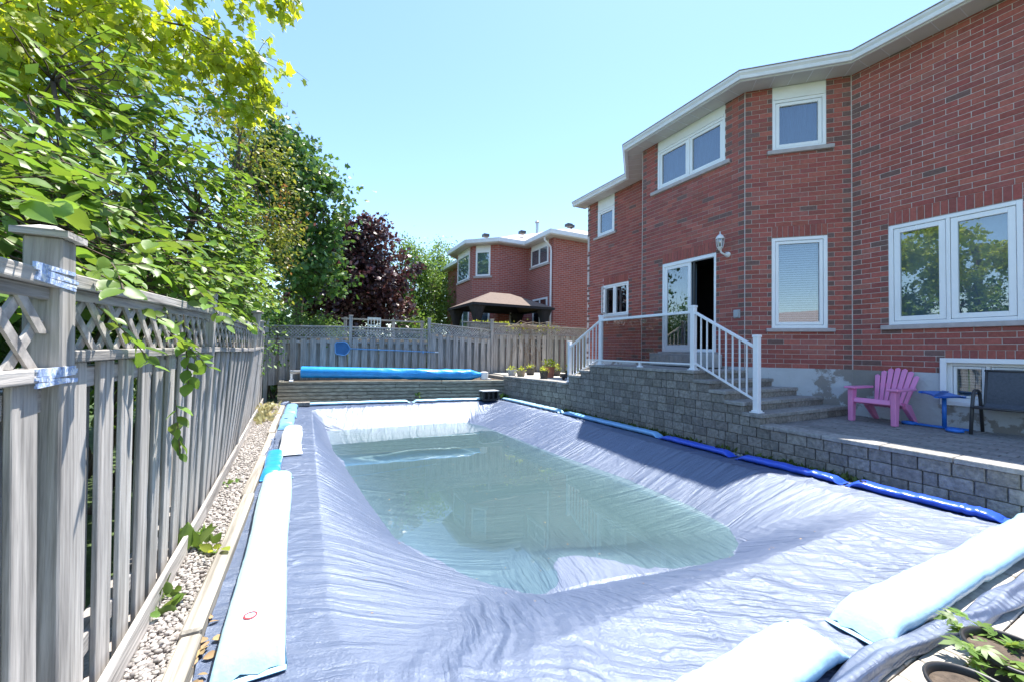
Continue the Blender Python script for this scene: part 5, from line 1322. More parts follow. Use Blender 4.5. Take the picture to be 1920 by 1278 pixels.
# ------------------------------------------------------------------ neighbour's house
nb = thing('neighbour_house', 'red brick neighbouring house with pale roof beyond the back fence', 'house', (9.7, 15, 0))
gl_ = [(17.0, 14.5), (9.32, 14.5), (9.32, 16.82), (7.92, 16.82), (6.74, 18.0), (6.74, 20.6), (7.80, 21.66), (7.80, 25.3)]
wl_ = [v.xy for v in offset_line(gl_, -0.40)]
NW = []
def uvwall(p, q, z0, z1, name='wall'):
    L_ = (Vector(q)-Vector(p)).length; me = bpy.data.meshes.new(name)
    me.from_pydata([(p[0], p[1], z0), (q[0], q[1], z0), (q[0], q[1], z1), (p[0], p[1], z1)], [], [(0, 1, 2, 3)])
    uvl = me.uv_layers.new(name='UVMap')
    for li, c in enumerate(((0, z0), (L_, z0), (L_, z1), (0, z1))): uvl.data[li].uv = c
    me.materials.append(NBRICK); me.update(); return link_mesh(name, me, nb)
for i in range(len(wl_)-1): uvwall(wl_[i], wl_[i+1], -0.05, 6.62)
uvwall(wl_[-1], (17.0, 25.3), -0.05, 6.62)
for nm_, prof, m_ in (('soffit', [(-0.45, 6.60), (0.0, 6.60)], SOFF), ('gutter', [(0.0, 6.58), (0.09, 6.62), (0.10, 6.80), (0.0, 6.80)], GUTT)):
    rows = [[(v.x, v.y, z) for v in offset_line(gl_, o)] for o, z in prof]; mb = MB()
    for r in range(len(rows)-1):
        for i in range(len(gl_)-1): mb.sheet([rows[r][i], rows[r][i+1], rows[r+1][i+1], rows[r+1][i]])
    mb.build(nm_, m_, nb)
mb = MB(); g = [tuple(p)+(6.79,) for p in gl_]
rdg0, rdg1 = (13.2, 18.4, 8.45), (13.2, 22.0, 8.45); bay = (10.6, 19.3, 7.95)
mb.sheet([g[0], g[1], rdg0, (17.0, 18.4, 8.45)]); mb.sheet([g[1], g[2], (10.4, 18.0, 7.62), rdg0]); mb.sheet([g[2], g[3], (9.6, 18.6, 7.62)]); mb.sheet([g[2], (9.6, 18.6, 7.62), bay, rdg0])
mb.sheet([g[3], g[4], bay]); mb.sheet([g[3], bay, (9.6, 18.6, 7.62)]); mb.sheet([g[4], g[5], bay]); mb.sheet([g[5], g[6], rdg1, bay]); mb.sheet([bay, rdg1, rdg0]); mb.sheet([g[6], g[7], (13.2, 25.3, 8.45), rdg1])
rf = mb.build('roof', SHINP, nb)
def on_roof(x, y, z, w, h, m, name):
    mb = MB(); mb.box(x-w, x+w, y-w, y+w, z, z+h); mb.build(name, m, rf)
for x, y, z in ((8.0, 18.6, 7.28), (9.9, 18.2, 7.62), (12.0, 17.0, 8.0), (13.0, 18.2, 8.42)): on_roof(x, y, z, 0.15, 0.14, FRAMEB, 'roof_vent')
mb = MB(); mb.tube([(10.45, 17.6, 7.3), (10.45, 17.6, 8.15)], 0.075, 12); mb.lathe([(0.11, 0), (0.13, 0.03), (0.09, 0.1), (0.0, 0.12)], (10.45, 17.6, 8.12), 12); mb.build('flue_pipe', METAL, rf)
def nwin(P, q, s0, s1, z0, z1, cols=1, name='window', panel=0.0):
    W = Wall(tuple(P), tuple(q), (0, 0)) if False else None
    p, q = Vector((*P, 0)), Vector((*q, 0)); d = (q-p).normalized(); n = Vector((-d.y, d.x, 0))
    B = lambda mb, a, b, c, e, d0, d1: mb.obox(p+d*a+n*d0+Vector((0, 0, c)), d*(b-a), n*(d1-d0), (0, 0, e-c))
    mb = MB(); f = 0.08
    B(mb, s0, s0+f, z0, z1, 0.0, 0.045); B(mb, s1-f, s1, z0, z1, 0.0, 0.045); B(mb, s0+f, s1-f, z0, z0+f, 0, 0.045); B(mb, s0+f, s1-f, z1-f, z1, 0, 0.045)
    for c in range(1, cols): x = s0+(s1-s0)*c/cols; B(mb, x-0.04, x+0.04, z0+f, z1-f, 0, 0.045)
    o = mb.build(name, VINYL, nb)
    for c in range(cols):
        a = s0+(s1-s0)*c/cols+0.05; b = s0+(s1-s0)*(c+1)/cols-0.05
        mb = MB(); B(mb, a, b, z0+f*0.9, z1-f*0.9, 0.022, 0.028); mb.build('pane', GLASS, o)
    mb = MB(); B(mb, s0+0.04, s1-0.04, z0+0.04, z1-0.04, 0.004, 0.010); mb.build('curtain', BLIND if name == 'window' else DARK, o)
    mb = MB(); B(mb, s0-0.1, s1+0.1, z0-0.09, z0, 0.0, 0.08); mb.build('sill', SILLM, o)
    if panel: mb = MB(); B(mb, s0, s1, z1+0.002, z1+panel, 0.0, 0.03); mb.build('trim_panel', TRIM, o)
nwin(wl_[1], wl_[2], 0.40, 1.95, 5.55, 6.40, 2, panel=0.2)
nwin(wl_[1], wl_[2], 0.45, 1.75, 1.9, 3.98, 2, name='patio_door')
nwin(wl_[3], wl_[4], 0.40, 1.15, 5.10, 6.32, 1, panel=0.27)
nwin(wl_[3], wl_[4], 0.40, 1.15, 2.1, 3.6, 1)
nwin(wl_[4], wl_[5], 0.35, 2.05, 5.05, 6.35, 1, panel=0.25)
nwin(wl_[4], wl_[5], 0.35, 2.05, 2.1, 3.7, 2)
nwin(wl_[2], wl_[3], 0.35, 1.0, 2.0, 3.5, 1)
mb = MB(); x, y = wl_[1][0]-0.05, wl_[1][1]+0.10
mb.tube([(x-0.38, y-0.02, 6.58), (x-0.36, y, 6.45), (x-0.06, y, 6.2), (x-0.02, y, 6.0), (x-0.02, y, 0.0)], 0.045, 8); mb.build('downspout', GUTT, nb)

# gazebo
gz = thing('gazebo', 'dark gazebo with brown hipped roof in the neighbouring yard', 'gazebo', (7.4, 15.6, 0.0))
x0, x1, y0, y1, ze, zp = 5.62, 9.30, 14.15, 17.2, 3.36, 4.02
mb = MB(); ra_, rb_ = (7.0, 15.65, zp), (7.95, 15.65, zp); c = [(x0, y0, ze), (x1, y0, ze), (x1, y1, ze), (x0, y1, ze)]
for q in ([c[0], c[1], rb_, ra_], [c[1], c[2], rb_], [c[2], c[3], ra_, rb_], [c[3], c[0], ra_]): mb.sheet(q)
mb.build('roof', GAZR, gz)
mb = MB()
for a, b in zip(c, c[1:]+c[:1]): mb.beam(Vector(a)+Vector((0, 0, -0.05)), Vector(b)+Vector((0, 0, -0.05)), 0.05, 0.10)
mb.build('valance', GAZD, gz)
mb = MB(); mb.sheet([(x0+0.1, y0+0.1, ze-0.02), (x1-0.1, y0+0.1, ze-0.02), (7.95, 15.65, zp-0.1), (7.0, 15.65, zp-0.1)]); mb.sheet([(x0+0.1, y1-0.1, ze-0.02), (x1-0.1, y1-0.1, ze-0.02), (7.95, 15.65, zp-0.1), (7.0, 15.65, zp-0.1)]); mb.build('roof_lining', GAZD, gz)
for (x, y) in ((x0+0.3, y0+0.3), (x1-0.3, y0+0.3), (x1-0.3, y1-0.3), (x0+0.3, y1-0.3)):
    mb = MB(); mb.box(x-0.06, x+0.06, y-0.06, y+0.06, 0.0, ze-0.02); mb.build('post', GAZD, gz)
    mb = MB()                                          # tied back curtain: wide at the top, gathered at the waist
    prof = [(0.34, ze-0.1), (0.24, ze-0.35), (0.13, ze-0.8), (0.10, 2.3), (0.18, 1.8), (0.24, 0.4)]; n = 18
    for i, (r, z) in enumerate(prof):
        for k in range(n): th = 2*math.pi*k/n; rr = r*(1+0.12*math.sin(5*th)); mb.v.append((x+rr*math.cos(th), y+rr*math.sin(th)*0.7, z))
    for i in range(len(prof)-1):
        for k in range(n): mb.f.append([i*n+k, i*n+(k+1) % n, (i+1)*n+(k+1) % n, (i+1)*n+k]); mb.mi.append(0)
    mb.build('curtain', GAZD, gz, smooth=True)
# neighbour's deck rail and planter
dk = thing('deck_rail', 'weathered wooden deck rail with planter box beyond the back fence', 'railing', (7.3, 13.95, 0))
for x in (5.35, 7.2, 9.2):
    mb = MB(); mb.box(x-0.045, x+0.045, 13.9, 13.99, 0, 2.55); mb.build('post', WOODZ, dk)
mb = MB(); mb.box(5.1, 9.4, 13.86, 14.03, 2.552, 2.59); mb.build('cap_rail', WOODX, dk)
mb = MB(); mb.box(5.4, 7.15, 13.82, 13.86, 2.36, 2.52); mb.box(5.4, 7.15, 14.04, 14.08, 2.36, 2.52); mb.box(5.4, 7.15, 13.86, 14.04, 2.36, 2.40); mb.build('planter_box', TIMBY, dk)
for zz in (2.1, 1.7):
    mb = MB(); mb.box(5.1, 9.4, 13.95, 13.985, zz, zz+0.09); mb.build('rail', WOODX, dk)
n = 70; pos = np.stack([5.5+1.6*rng.random(n), 13.95+rng.normal(size=n)*0.04, 2.55+0.07*rng.random(n)], -1)
leaves('seedlings', 'broad', pos, rng.normal(size=(n, 3))*0.6+np.array([0, -0.3, 0.8]), rng.normal(size=(n, 3)), 0.06+0.05*rng.random(n), LEAF_YEL, dk, None)
rl = thing('far_rail', 'grey post and rail railing under the purple tree', 'railing', (3.0, 17.0, 0))
for x in (1.35, 3.2, 4.4):
    mb = MB(); mb.box(x-0.06, x+0.06, 16.95, 17.05, 0, 2.75); mb.build('post', WOODZ, rl)
mb = MB(); mb.box(1.2, 4.5, 16.93, 17.07, 2.66, 2.72); mb.build('rail', WOODX, rl)
mb = MB(); mb.box(1.2, 4.5, 16.97, 17.03, 2.2, 2.28); mb.build('rail', WOODX, rl)
dkp = MB(); dkp.box(1.0, 4.6, 16.2, 18.6, 1.55, 1.68); prop(dkp.build('raised_deck', WOODX), 'grey raised deck in the neighbouring yard', kind='structure')
wc = thing('white_chair', 'white slatted patio chair on the neighbouring deck', 'chair', (2.35, 16.6, 1.68))
for dx, dy in ((-0.22, -0.2), (0.22, -0.2), (-0.22, 0.2), (0.22, 0.2)):
    mb = MB(); mb.box(2.35+dx-0.02, 2.35+dx+0.02, 16.6+dy-0.02, 16.6+dy+0.02, 1.682, 2.12); mb.build('leg', WHITE, wc)
mb = MB(); mb.box(2.1, 2.6, 16.36, 16.84, 2.12, 2.16); mb.build('seat', WHITE, wc)
mb = MB(); mb.box(2.1, 2.14, 16.36, 16.40, 2.16, 2.74); mb.box(2.56, 2.60, 16.36, 16.40, 2.16, 2.74); mb.box(2.14, 2.56, 16.36, 16.40, 2.66, 2.74); mb.box(2.14, 2.56, 16.36, 16.40, 2.40, 2.45)
for k in range(3): mb.box(2.22+k*0.12, 2.25+k*0.12, 16.37, 16.39, 2.16, 2.66)
mb.build('backrest', WHITE, wc)

# low house across the back, seen only in the window reflections
rh = thing('rear_bungalow', 'low brick bungalow with brown roof behind the viewer', 'house', (-6, -26, 0))
mb = MB(); mb.box(-18, 4, -34, -24, -0.05, 2.9); mb.build('wall', BRICKI[0], rh)
mb = MB(); e = [(-18.6, -34.6, 2.9), (4.6, -34.6, 2.9), (4.6, -23.4, 2.9), (-18.6, -23.4, 2.9)]; r1, r2 = (-14, -29, 5.6), (0, -29, 5.6)
for q in ([e[2], e[3], r1, r2], [e[0], e[1], r2, r1], [e[1], e[2], r2], [e[3], e[0], r1]): mb.sheet(q)
mb.build('roof', SHIN, rh)
mb = MB(); mb.box(-3.2, -1.9, -27.2, -26.2, 3.5, 6.6); mb.build('chimney', TANPOT, rh)
# ------------------------------------------------------------------ trees beyond the fences
tree('maple_tree', 'dark green maple tree behind the left end of the back fence', (-0.3, 16.2, -0.05),
     [(0.15, 14.9, 7.0, 0.95, 1.2, 1.1), (-0.55, 15.0, 8.2, 0.85, 1.1, 0.75), (0.55, 14.5, 5.7, 0.75, 1.0, 0.85), (-0.9, 15.2, 6.4, 1.1, 1.3, 1.4), (-0.2, 14.9, 4.6, 1.2, 1.1, 0.8), (-1.6, 15.4, 7.4, 0.9, 1.1, 1.1), (0.3, 14.8, 3.7, 0.9, 0.9, 0.6), (0.75, 14.6, 6.9, 0.5, 0.6, 0.5)],
     520, 26, 0.24, 0.16, 'maple', LEAF_DARK, tr=0.17)
tree('purple_maple', 'dark purple leaved maple in front of the light green trees', (2.0, 20.2, -0.05),
     [(2.05, 19.3, 6.3, 1.25, 1.4, 1.35), (0.9, 19.7, 5.0, 1.5, 1.5, 1.5), (3.0, 18.9, 4.9, 1.25, 1.4, 1.6), (1.9, 19.0, 4.1, 1.7, 1.4, 1.3), (2.6, 19.2, 6.6, 0.8, 0.9, 0.8), (0.0, 19.8, 4.0, 1.0, 1.0, 0.9), (1.2, 19.0, 3.2, 1.8, 1.2, 0.9), (3.2, 18.8, 3.4, 1.2, 1.1, 0.9)],
     820, 28, 0.24, 0.17, 'maple', LEAF_PURP, tr=0.18)
tree('light_green_tree', 'light green tree between the purple maple and the neighbouring house', (6.2, 25.0, -0.05),
     [(5.5, 24.2, 6.7, 1.2, 1.3, 1.6), (6.5, 24.0, 5.4, 1.4, 1.3, 1.9), (5.1, 24.4, 4.6, 1.4, 1.3, 1.6), (6.2, 23.8, 3.2, 1.8, 1.2, 1.2)], 640, 28, 0.28, 0.17, 'small', LEAF_LITE, tr=0.16, upb=0.3)
tree('poplar_tree', 'taller pale tree right behind the gable of the neighbouring house', (8.2, 27.2, -0.05),
     [(8.0, 26.4, 7.4, 1.0, 1.2, 1.5), (8.5, 26.6, 5.6, 1.5, 1.4, 2.0), (7.3, 26.4, 6.0, 1.1, 1.2, 1.6), (7.8, 26.2, 3.8, 1.6, 1.2, 1.5)], 560, 26, 0.30, 0.17, 'small', LEAF_LITE, tr=0.16, upb=0.3)
tree('red_tipped_tree', 'tree with green and reddish leaves above the far end of the left fence', (-2.0, 9.2, -0.05),
     [(-1.05, 8.9, 5.0, 0.75, 1.0, 0.9), (-1.3, 9.1, 6.0, 0.75, 0.9, 0.65), (-0.75, 9.5, 4.0, 0.65, 0.9, 0.7), (-1.5, 9.2, 3.6, 0.9, 1.1, 1.0), (-0.9, 10.0, 3.1, 0.7, 0.9, 0.6)],
     300, 30, 0.17, 0.085, 'small', LEAF_MIX, tr=0.09)
for i, (x, y, z, rx, rz_) in enumerate(((-2.2, 12.2, 2.6, 1.2, 1.1), (0.3, 14.6, 2.0, 0.7, 0.6), (-1.0, 14.3, 2.3, 0.9, 0.8))):
    t = thing('leafy_bush', ('wide green bush behind the far left fence corner', 'small yellow green bush peeping over the back fence', 'green bush in the corner behind both fences')[i], 'bush', (x, y, -0.05), 'bushes behind the fences')
    crown(t, [(x, y, z, rx, rx, rz_), (x, y, z*0.6, rx*1.1, rx, rz_*0.7)], 240, 26, 0.16, 0.10, 'small', (LEAF_DARK, LEAF_LITE, LEAF_LITE)[i], gap=0)
    mb = MB()
    for k in range(5): limb(mb, (x+rng.normal()*0.1, y+rng.normal()*0.1, -0.1), (x+rng.normal()*rx*0.5, y+rng.normal()*rx*0.5, z), 0.03, 0.01)
    mb.build('stems', BARK, t)

# ------------------------------------------------------------------ broad-leaved shrub leaning over the left fence
sh = thing('broad_leaf_shrub', 'broad leaved green shrub leaning over the left fence', 'shrub', (-1.9, 4.2, -0.05))
mb = MB(); TW = []
stems = []
for b, e_ in (((-1.9, 3.0, -0.1), (-1.35, 3.6, 2.6)), ((-2.0, 4.2, -0.1), (-1.3, 4.8, 3.2)), ((-1.8, 5.2, -0.1), (-1.15, 5.6, 3.0)), ((-2.1, 3.6, -0.1), (-1.9, 4.6, 3.7)), ((-1.7, 2.4, -0.1), (-1.55, 2.9, 2.3)), ((-2.2, 5.6, -0.1), (-1.3, 6.4, 3.4)), ((-1.6, 4.4, -0.1), (-1.05, 4.3, 2.3)), ((-1.7, 5.9, -0.1), (-0.95, 6.3, 2.5))):
    stems.append(limb(mb, b, e_, 0.042, 0.016, 0.08, 9, 7))
reg_ = [(-1.55, 3.5, 2.55, 0.40, 0.8, 0.60), (-1.40, 4.4, 2.85, 0.40, 0.8, 0.62), (-1.2, 5.2, 2.9, 0.38, 0.8, 0.6), (-1.02, 6.0, 3.0, 0.32, 0.7, 0.62), (-1.75, 4.7, 3.7, 0.5, 0.8, 0.45), (-1.3, 5.6, 3.6, 0.42, 0.7, 0.45), (-1.05, 4.2, 2.15, 0.20, 0.9, 0.22), (-0.98, 5.6, 2.25, 0.22, 0.9, 0.28), (-1.4, 2.9, 2.2, 0.35, 0.6, 0.4), (-0.95, 6.7, 2.6, 0.25, 0.6, 0.5), (-1.9, 3.0, 2.4, 0.3, 0.6, 0.4), (-2.1, 4.4, 2.8, 0.5, 0.8, 0.4), (-1.9, 3.7, 2.2, 0.4, 0.9, 0.4)]
for (cx, cy, cz, rx, ry, rz_) in reg_:
    for _ in range(32):
        d = unit(rng.normal(size=3)); p = np.array([cx, cy, cz])+d*np.array([rx, ry, rz_])*rng.random()**0.4
        s = stems[int(np.argmin([min(np.linalg.norm(np.array(q)-p) for q in st) for st in stems]))]
        a = np.array(s[int(np.argmin([np.linalg.norm(np.array(q)-p) for q in s]))])
        pts = limb(mb, a, p, 0.008, 0.004, 0.08, 5, 5)
        dirn = unit(np.array([0.75, -0.15, -0.18])+rng.normal(size=3)*0.35)
        TW.append((p, dirn, 0.30+0.25*rng.random()))
# twigs that spill over the fence top and hang in front of the boards
SP = [((-0.80, 2.45, 1.92), (0.15, -0.35, -0.10), 0.42), ((-0.78, 2.0, 2.02), (0.12, -0.6, -0.05), 0.45), ((-0.72, 3.30, 1.75), (0.12, -0.1, -1.0), 0.4),
      ((-0.70, 4.1, 1.95), (0.3, 0.3, -0.25), 0.4), ((-0.70, 3.1, 1.22), (0.08, 0.10, -1.0), 0.30), ((-0.74, 3.5, 2.0), (0.3, -0.3, -0.3), 0.45), ((-0.85, 2.7, 2.05), (0.3, -0.2, 0.05), 0.5), ((-0.75, 4.8, 2.0), (0.3, 0.2, -0.2), 0.4), ((-0.80, 2.3, 1.72), (0.10, 0.5, -0.25), 0.5), ((-0.72, 3.0, 1.62), (0.10, 0.5, -0.15), 0.55)]
for p, d, l in SP: TW.append((np.array(p), unit(np.array(d, float)), l))
LP, LA, LN, LS = [], [], [], []
for p, d, l in TW:
    n = int(l/0.042)+2; pts = []
    for i in range(n+1):
        t = i/n; pts.append(p+d*l*t+np.array([0, 0, -0.12*l*t*t]))
    mb.tube([tuple(q) for q in pts[::2]+[pts[-1]]], 0.0035, 4, cap=False)
    sidev = unit(np.cross(d, [0, 0, 1.0])+1e-3)
    for i in range(1, n+1):
        s = 1 if i % 2 else -1
        ax = unit(d*0.7+sidev*s*0.75+rng.normal(size=3)*0.28+np.array([0.15, -0.1, -0.16]))
        LP.append(pts[i]); LA.append(ax); LN.append(unit(np.array([0.1, -0.1, 1.0])+rng.normal(size=3)*0.42)); LS.append(0.062+0.06*rng.random())
mb.build('stems', BARK, sh, smooth=True)
LP, LA, LN, LS = map(np.array, (LP, LA, LN, LS))
dist = np.linalg.norm(LP-CAMP, axis=1); order = np.argsort(-LS/dist); pick = []
for i in order:
    q = seen(LP[i])
    if q and -20 < q[0] < 560 and -10 < q[1] < 1000: pick.append(i)
    if len(pick) >= 300: break
rest = np.setdiff1d(np.arange(len(LP)), pick)
leaves('foliage', 'broad', LP[rest], LA[rest], LN[rest], LS[rest], LEAF_SHRUB, sh)
tv, tf = leaf_template('broad'); LM = []
for sgn in range(4):
    v = tv.copy(); v[:, 2] += (-0.10, 0.0, 0.08, 0.15)[sgn]*v[:, 0]**2+0.02*np.sin(v[:, 0]*9+sgn); v[:, 1] *= (0.9, 1.0, 1.12, 1.2)[sgn]; LM.append(np_mesh('leaf', v, tf, [LEAF_SHRUB1], smooth=True))
for i in pick:
    ax = Vector(LA[i]).normalized(); nn = Vector(LN[i]); nn = (nn-ax*nn.dot(ax)).normalized(); sd = nn.cross(ax)
    M = Matrix((ax, sd, nn)).transposed().to_euler()
    link_mesh('leaf', LM[i % 4], sh, LP[i], M, (LS[i],)*3)

# ------------------------------------------------------------------ overhanging maple with yellow green leaves
mp_ = thing('overhanging_maple', 'sunlit yellow green maple branches hanging over the left fence', 'tree', (-4.6, 5.2, -0.05))
mb = MB(); limb(mb, (-4.6, 5.2, -0.1), (-4.2, 5.2, 5.6), 0.17, 0.10, 0.03, 9, 10); mb.build('trunk', BARK, mp_, smooth=True)
mb = MB(); BR_ = []
for a, b, r in (((-4.3, 5.2, 4.6), (-1.35, 5.3, 4.05), 0.028), ((-4.3, 5.1, 5.0), (-1.5, 5.5, 3.75), 0.022), ((-4.2, 5.2, 5.4), (-0.7, 6.1, 5.3), 0.03), ((-4.2, 5.2, 5.6), (-1.0, 5.4, 5.9), 0.03), ((-4.2, 5.3, 5.3), (-1.6, 6.6, 5.2), 0.028), ((-4.2, 5.0, 5.5), (-2.2, 4.0, 5.0), 0.03), ((-4.2, 5.2, 5.6), (-0.5, 5.0, 5.85), 0.026), ((-4.2, 5.2, 5.5), (-2.0, 5.6, 4.7), 0.025), ((-4.2, 5.2, 5.6), (-3.0, 4.2, 4.6), 0.025)):
    BR_.append(limb(mb, a, b, r, 0.006, 0.05, 11, 7))
MPs, MA, MN = [], [], []
def mtwig(p, d, l, n):
    q = [p+d*l*t+np.array([0, 0, -0.35*l*t*t]) for t in np.linspace(0, 1, 5)]
    mb.tube([tuple(x) for x in q], [0.005, 0.004, 0.003, 0.003, 0.002], 4, cap=False)
    for _ in range(n):
        t = rng.random()**0.7; b = p+d*l*t+np.array([0, 0, -0.35*l*t*t])
        MPs.append(b+rng.normal(size=3)*0.045); MA.append(unit(rng.normal(size=3)*0.55+np.array([0.25, -0.1, -0.75]))); MN.append(unit(rng.normal(size=3)*0.6+np.array([0.5, -0.5, 0.5])))
for bi, b in enumerate(BR_):
    for _ in range(12 if bi in (0, 1) else 60):
        lo = 4 if bi in (0, 1) else 3
        p = np.array(b[rng.integers(lo, len(b))])+rng.normal(size=3)*0.04
        mtwig(p, unit(rng.normal(size=3)+np.array([0.35, 0.0, -0.1 if bi > 1 else 0.5])), 0.3+0.45*rng.random(), 9)
for (cx, cy, cz, r) in ((-0.72, 6.05, 5.1, 0.30), (-0.85, 6.1, 4.75, 0.26), (-1.2, 6.1, 5.3, 0.45), (-1.7, 5.9, 5.15, 0.45), (-0.36, 5.12, 5.62, 0.16), (-2.3, 5.4, 4.5, 0.5), (-2.4, 4.8, 4.2, 0.45), (-2.55, 5.7, 4.2, 0.5), (-2.0, 5.8, 4.2, 0.4), (-2.6, 4.6, 3.7, 0.4), (-3.0, 5.4, 4.6, 0.5), (-0.9, 5.7, 5.8, 0.4)):
    for _ in range(int(60*r)+6):
        p = np.array([cx, cy, cz])+unit(rng.normal(size=3))*r*rng.random()**0.5; mtwig(p, unit(rng.normal(size=3)+np.array([0.2, 0, -0.6])), 0.22, 9)
mb.build('limbs', BARK, mp_, smooth=True)
MPs, MA, MN = map(np.array, (MPs, MA, MN))
leaves('foliage', 'maple', MPs, MA, MN, 0.10*(0.6+0.7*rng.random(len(MPs))), LEAF_MAPLE, mp_)
# second storey of growth behind the shrub so that the yard beyond reads as dense greenery
for i, (x, y, z, r, h_, mt) in enumerate(((-3.6, 6.5, 2.2, 1.2, 1.7, LEAF_SHRUB), (-3.4, 3.2, 1.6, 1.1, 1.2, LEAF_DARK), (-2.9, 9.5, 2.0, 1.1, 1.4, LEAF_SHRUB), (-5.2, 9.0, 3.4, 1.6, 2.2, LEAF_DARK), (-3.0, 0.8, 1.8, 1.2, 1.4, LEAF_DARK), (-2.7, 4.5, 2.3, 0.8, 1.6, LEAF_DARK), (-2.3, 6.8, 2.5, 0.8, 1.7, LEAF_DARK), (-2.0, 10.6, 2.4, 0.9, 1.5, LEAF_DARK))):
    t = thing('hedge_bush', ('dense green bush behind the broad leaved shrub', 'dark bush low behind the near fence', 'leafy bush behind the middle of the left fence', 'tall dark bush far behind the left fence', 'dark bush beside the near fence end', 'shaded bush directly behind the broad leaved shrub', 'tall shaded bush below the overhanging maple', 'dark bush below the red tipped tree')[i], 'bush', (x, y, -0.05), 'bushes behind the fences')
    crown(t, [(x, y, z, r, r, h_)], 240, 26, 0.2, 0.13, 'small', mt, gap=0)
    mb = MB()
    for k in range(5): limb(mb, (x+rng.normal()*0.12, y+rng.normal()*0.12, -0.1), (x+rng.normal()*r*0.4, y+rng.normal()*r*0.4, z+0.3), 0.035, 0.012)
    mb.build('stems', BARK, t)

for i, (x, y, z, r, h_, mt) in enumerate(((-3.0, 22.0, 1.8, 1.8, 2.0, LEAF_DARK), (0.4, 23.0, 1.7, 1.7, 1.9, LEAF_LITE), (3.2, 23.5, 1.8, 1.7, 2.0, LEAF_DARK), (5.6, 22.5, 1.7, 1.3, 1.9, LEAF_LITE), (-6.5, 18.0, 2.4, 2.0, 2.6, LEAF_DARK), (-1.6, 17.0, 2.0, 1.2, 1.5, LEAF_LITE))):
    t = thing('hedge_bush', ('dark bush far behind the left corner of the back fence', 'light green bush low behind the purple maple', 'dark bush right below the purple maple', 'light green bush at the foot of the light green tree', 'large dark bush far left beyond the fences', 'light green bush under the dark green maple')[i], 'bush', (x, y, -0.05), 'bushes behind the fences')
    crown(t, [(x, y, z, r, r, h_), (x+0.3, y-0.4, z*0.6, r*1.15, r, h_*0.6)], 330, 26, 0.26, 0.20, 'small', mt, gap=0)
    mb = MB()
    for k in range(5): limb(mb, (x+rng.normal()*0.12, y+rng.normal()*0.12, -0.1), (x+rng.normal()*r*0.4, y+rng.normal()*r*0.4, z+0.3), 0.035, 0.012)
    mb.build('stems', BARK, t)

# ------------------------------------------------------------------ small growth
vn = thing('bare_vine', 'bare brown vine climbing the right part of the back fence', 'vine', (7.3, 13.3, 0.7))
mb = MB()
for k in range(16):
    x = 6.5+rng.random()*2.2; pts = [(x, 13.33, 0.75)]
    for i in range(9): pts.append((pts[-1][0]+rng.normal()*0.09, 13.31+rng.normal()*0.015, pts[-1][2]+0.2))
    mb.tube(pts, [0.012-0.0009*i for i in range(10)], 5)
for k in range(12):
    x = 6.3+rng.random()*1.2; pts = [(x, 13.28, 2.45+rng.normal()*0.05)]
    for i in range(8): pts.append((pts[-1][0]+0.25, 13.26+rng.normal()*0.05, pts[-1][2]+rng.normal()*0.05))
    mb.tube(pts, [0.011-0.001*i for i in range(9)], 5)
mb.build('stems', TWIG, vn)
pos = np.stack([6.6+2.3*rng.random(60), 13.26+rng.normal(size=60)*0.05, 2.42+0.1*rng.normal(size=60)], -1)
leaves('leaves', 'broad', pos, rng.normal(size=(60, 3)), rng.normal(size=(60, 3)), 0.06+0.04*rng.random(60), LEAF_YEL, vn, None)

def tuft(name, label, cat, pts, size, n, m, parent_group=None, kind='broad', spread=0.05, upv=0.7):
    t = thing(name, label, cat, pts[0], parent_group)
    P = np.repeat(np.array(pts), n, 0); P = P+rng.normal(size=P.shape)*np.array([spread, spread, 0.01])
    A = unit(rng.normal(size=P.shape)*0.7+np.array([0, 0, upv])); leaves('leaves', kind, P, A, rng.normal(size=P.shape)+np.array([0, 0, 0.5]), size*(0.6+0.8*rng.random(len(P))), m, t, None)
tuft('weed', 'tall green weed at the kickboard of the fence', 'weed', [(-0.73, 3.75, 0.03)], 0.17, 5, LEAF_LITE, 'weeds in the gravel', spread=0.03)
tuft('weed', 'low weed sprouting mid gravel strip', 'weed', [(-0.66, 4.0, 0.03), (-0.63, 3.85, 0.03)], 0.10, 6, LEAF_LITE, 'weeds in the gravel')
tuft('weed', 'small weed in the gravel nearest the camera', 'weed', [(-0.70, 3.0, 0.03), (-0.72, 3.1, 0.05)], 0.07, 9, LEAF_LITE, 'weeds in the gravel')
tuft('weed', 'yellowish weed growing over the timber edging', 'weed', [(-0.56, 3.55, 0.09)], 0.07, 8, LEAF_YEL, 'weeds in the gravel')
tuft('weed', 'far weed in the gravel strip', 'weed', [(-0.68, 5.4, 0.03)], 0.08, 8, LEAF_LITE, 'weeds in the gravel')
tuft('weed', 'pale bushy weed at the far corner of the gravel', 'weed', [(-0.8, 9.6, 0.05), (-0.75, 10.2, 0.05), (-0.82, 10.8, 0.08), (-0.75, 11.3, 0.1)], 0.12, 40, LEAF_DRY, 'weeds in the gravel', spread=0.10)
tuft('weed', 'green weed growing out of the timber bed', 'weed', [(3.0, 11.88, 0.16)], 0.10, 12, LEAF_LITE, None, spread=0.04)
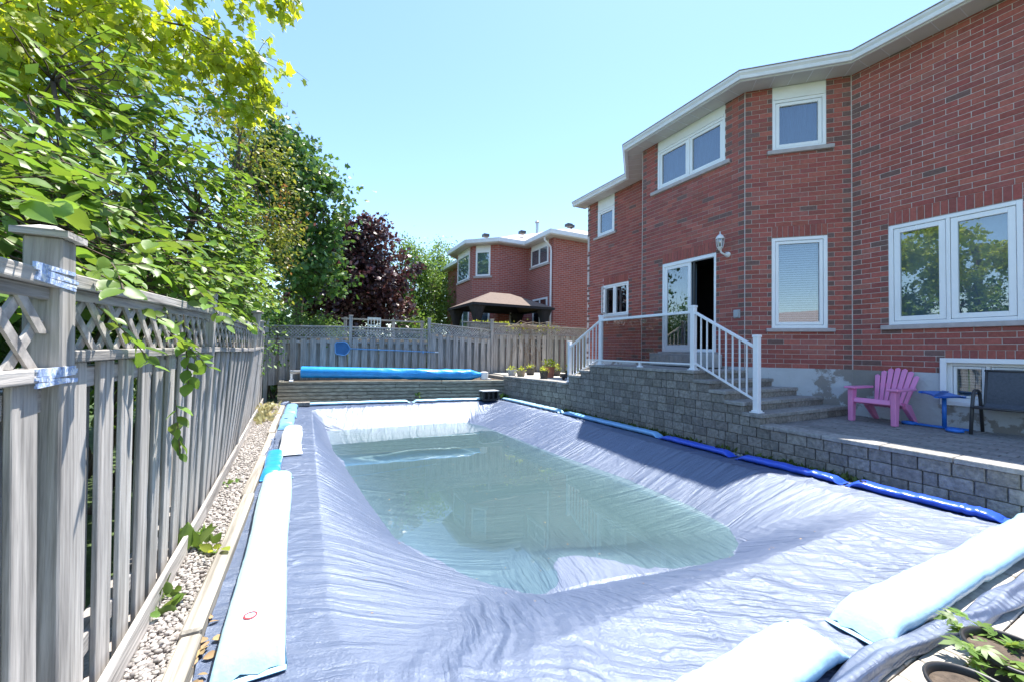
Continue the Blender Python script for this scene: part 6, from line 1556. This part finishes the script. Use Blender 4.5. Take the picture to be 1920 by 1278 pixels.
tuft('weed', 'green weed in the corner between bed and block wall', 'weed', [(5.55, 11.2, 0.05)], 0.14, 24, LEAF_DARK, None, spread=0.06)
mo = 2600; ym = 2.3+6.4*rng.random(mo); w_ = np.clip(vnoise(ym*1.3, ym*0)+0.35, 0, 1)
keep = rng.random(mo) < w_; ym = ym[keep]; pos = np.stack([6.03-0.16*rng.random(len(ym)), ym, np.full(len(ym), 0.0)+0.02*rng.random(len(ym))], -1)
mossy = leaves('moss', 'small', pos, rng.normal(size=pos.shape)*0.7+np.array([0, 0, 0.6]), rng.normal(size=pos.shape), 0.04+0.07*rng.random(len(pos)), MOSS, None)
prop(mossy, 'mossy weeds along the foot of the block wall', 'moss')
dl = np.stack([-0.42+0.10*rng.normal(size=15)*0.5, 2.5+0.30*rng.normal(size=15)*0.7, np.full(15, 0.06)], -1)
for i in range(len(dl)): dl[i, 2] = zc(dl[i, 0], dl[i, 1])+0.02 if dl[i, 0] > -0.48 else 0.10
ax = rng.normal(size=dl.shape)*np.array([1, 1, 0.25])
prop(leaves('dead_leaves', 'broad', dl, ax, np.array([0, 0, 1.0])+rng.normal(size=dl.shape)*0.35, 0.04+0.035*rng.random(len(dl)), LEAF_DEAD, None), 'dry brown leaves beside the long pale water bag', 'dead leaves')

# bits of leaf litter blown onto the cover and floating on the water
n = 60; lx = np.clip(rng.choice([1.2, 2.6, 4.4, 0.7, 3.4], n)+rng.normal(size=n)*0.45, 0.4, 4.9); ly = np.clip(rng.choice([3.0, 2.4, 5.5, 7.0], n)+rng.normal(size=n)*0.9, 2.0, 10.5); cz_ = cover_z(lx, ly); lz = np.maximum(cz_, WL)+0.004
lp = np.stack([lx, ly, lz], -1); ax = rng.normal(size=lp.shape)*np.array([1, 1, 0.05])
prop(leaves('leaf_litter', 'small', lp, ax, np.array([0, 0, 1.0])+rng.normal(size=lp.shape)*0.12, 0.014+0.022*rng.random(n), LEAF_DEAD, None), 'tiny brown leaf litter scattered over the pool cover', 'leaf litter')
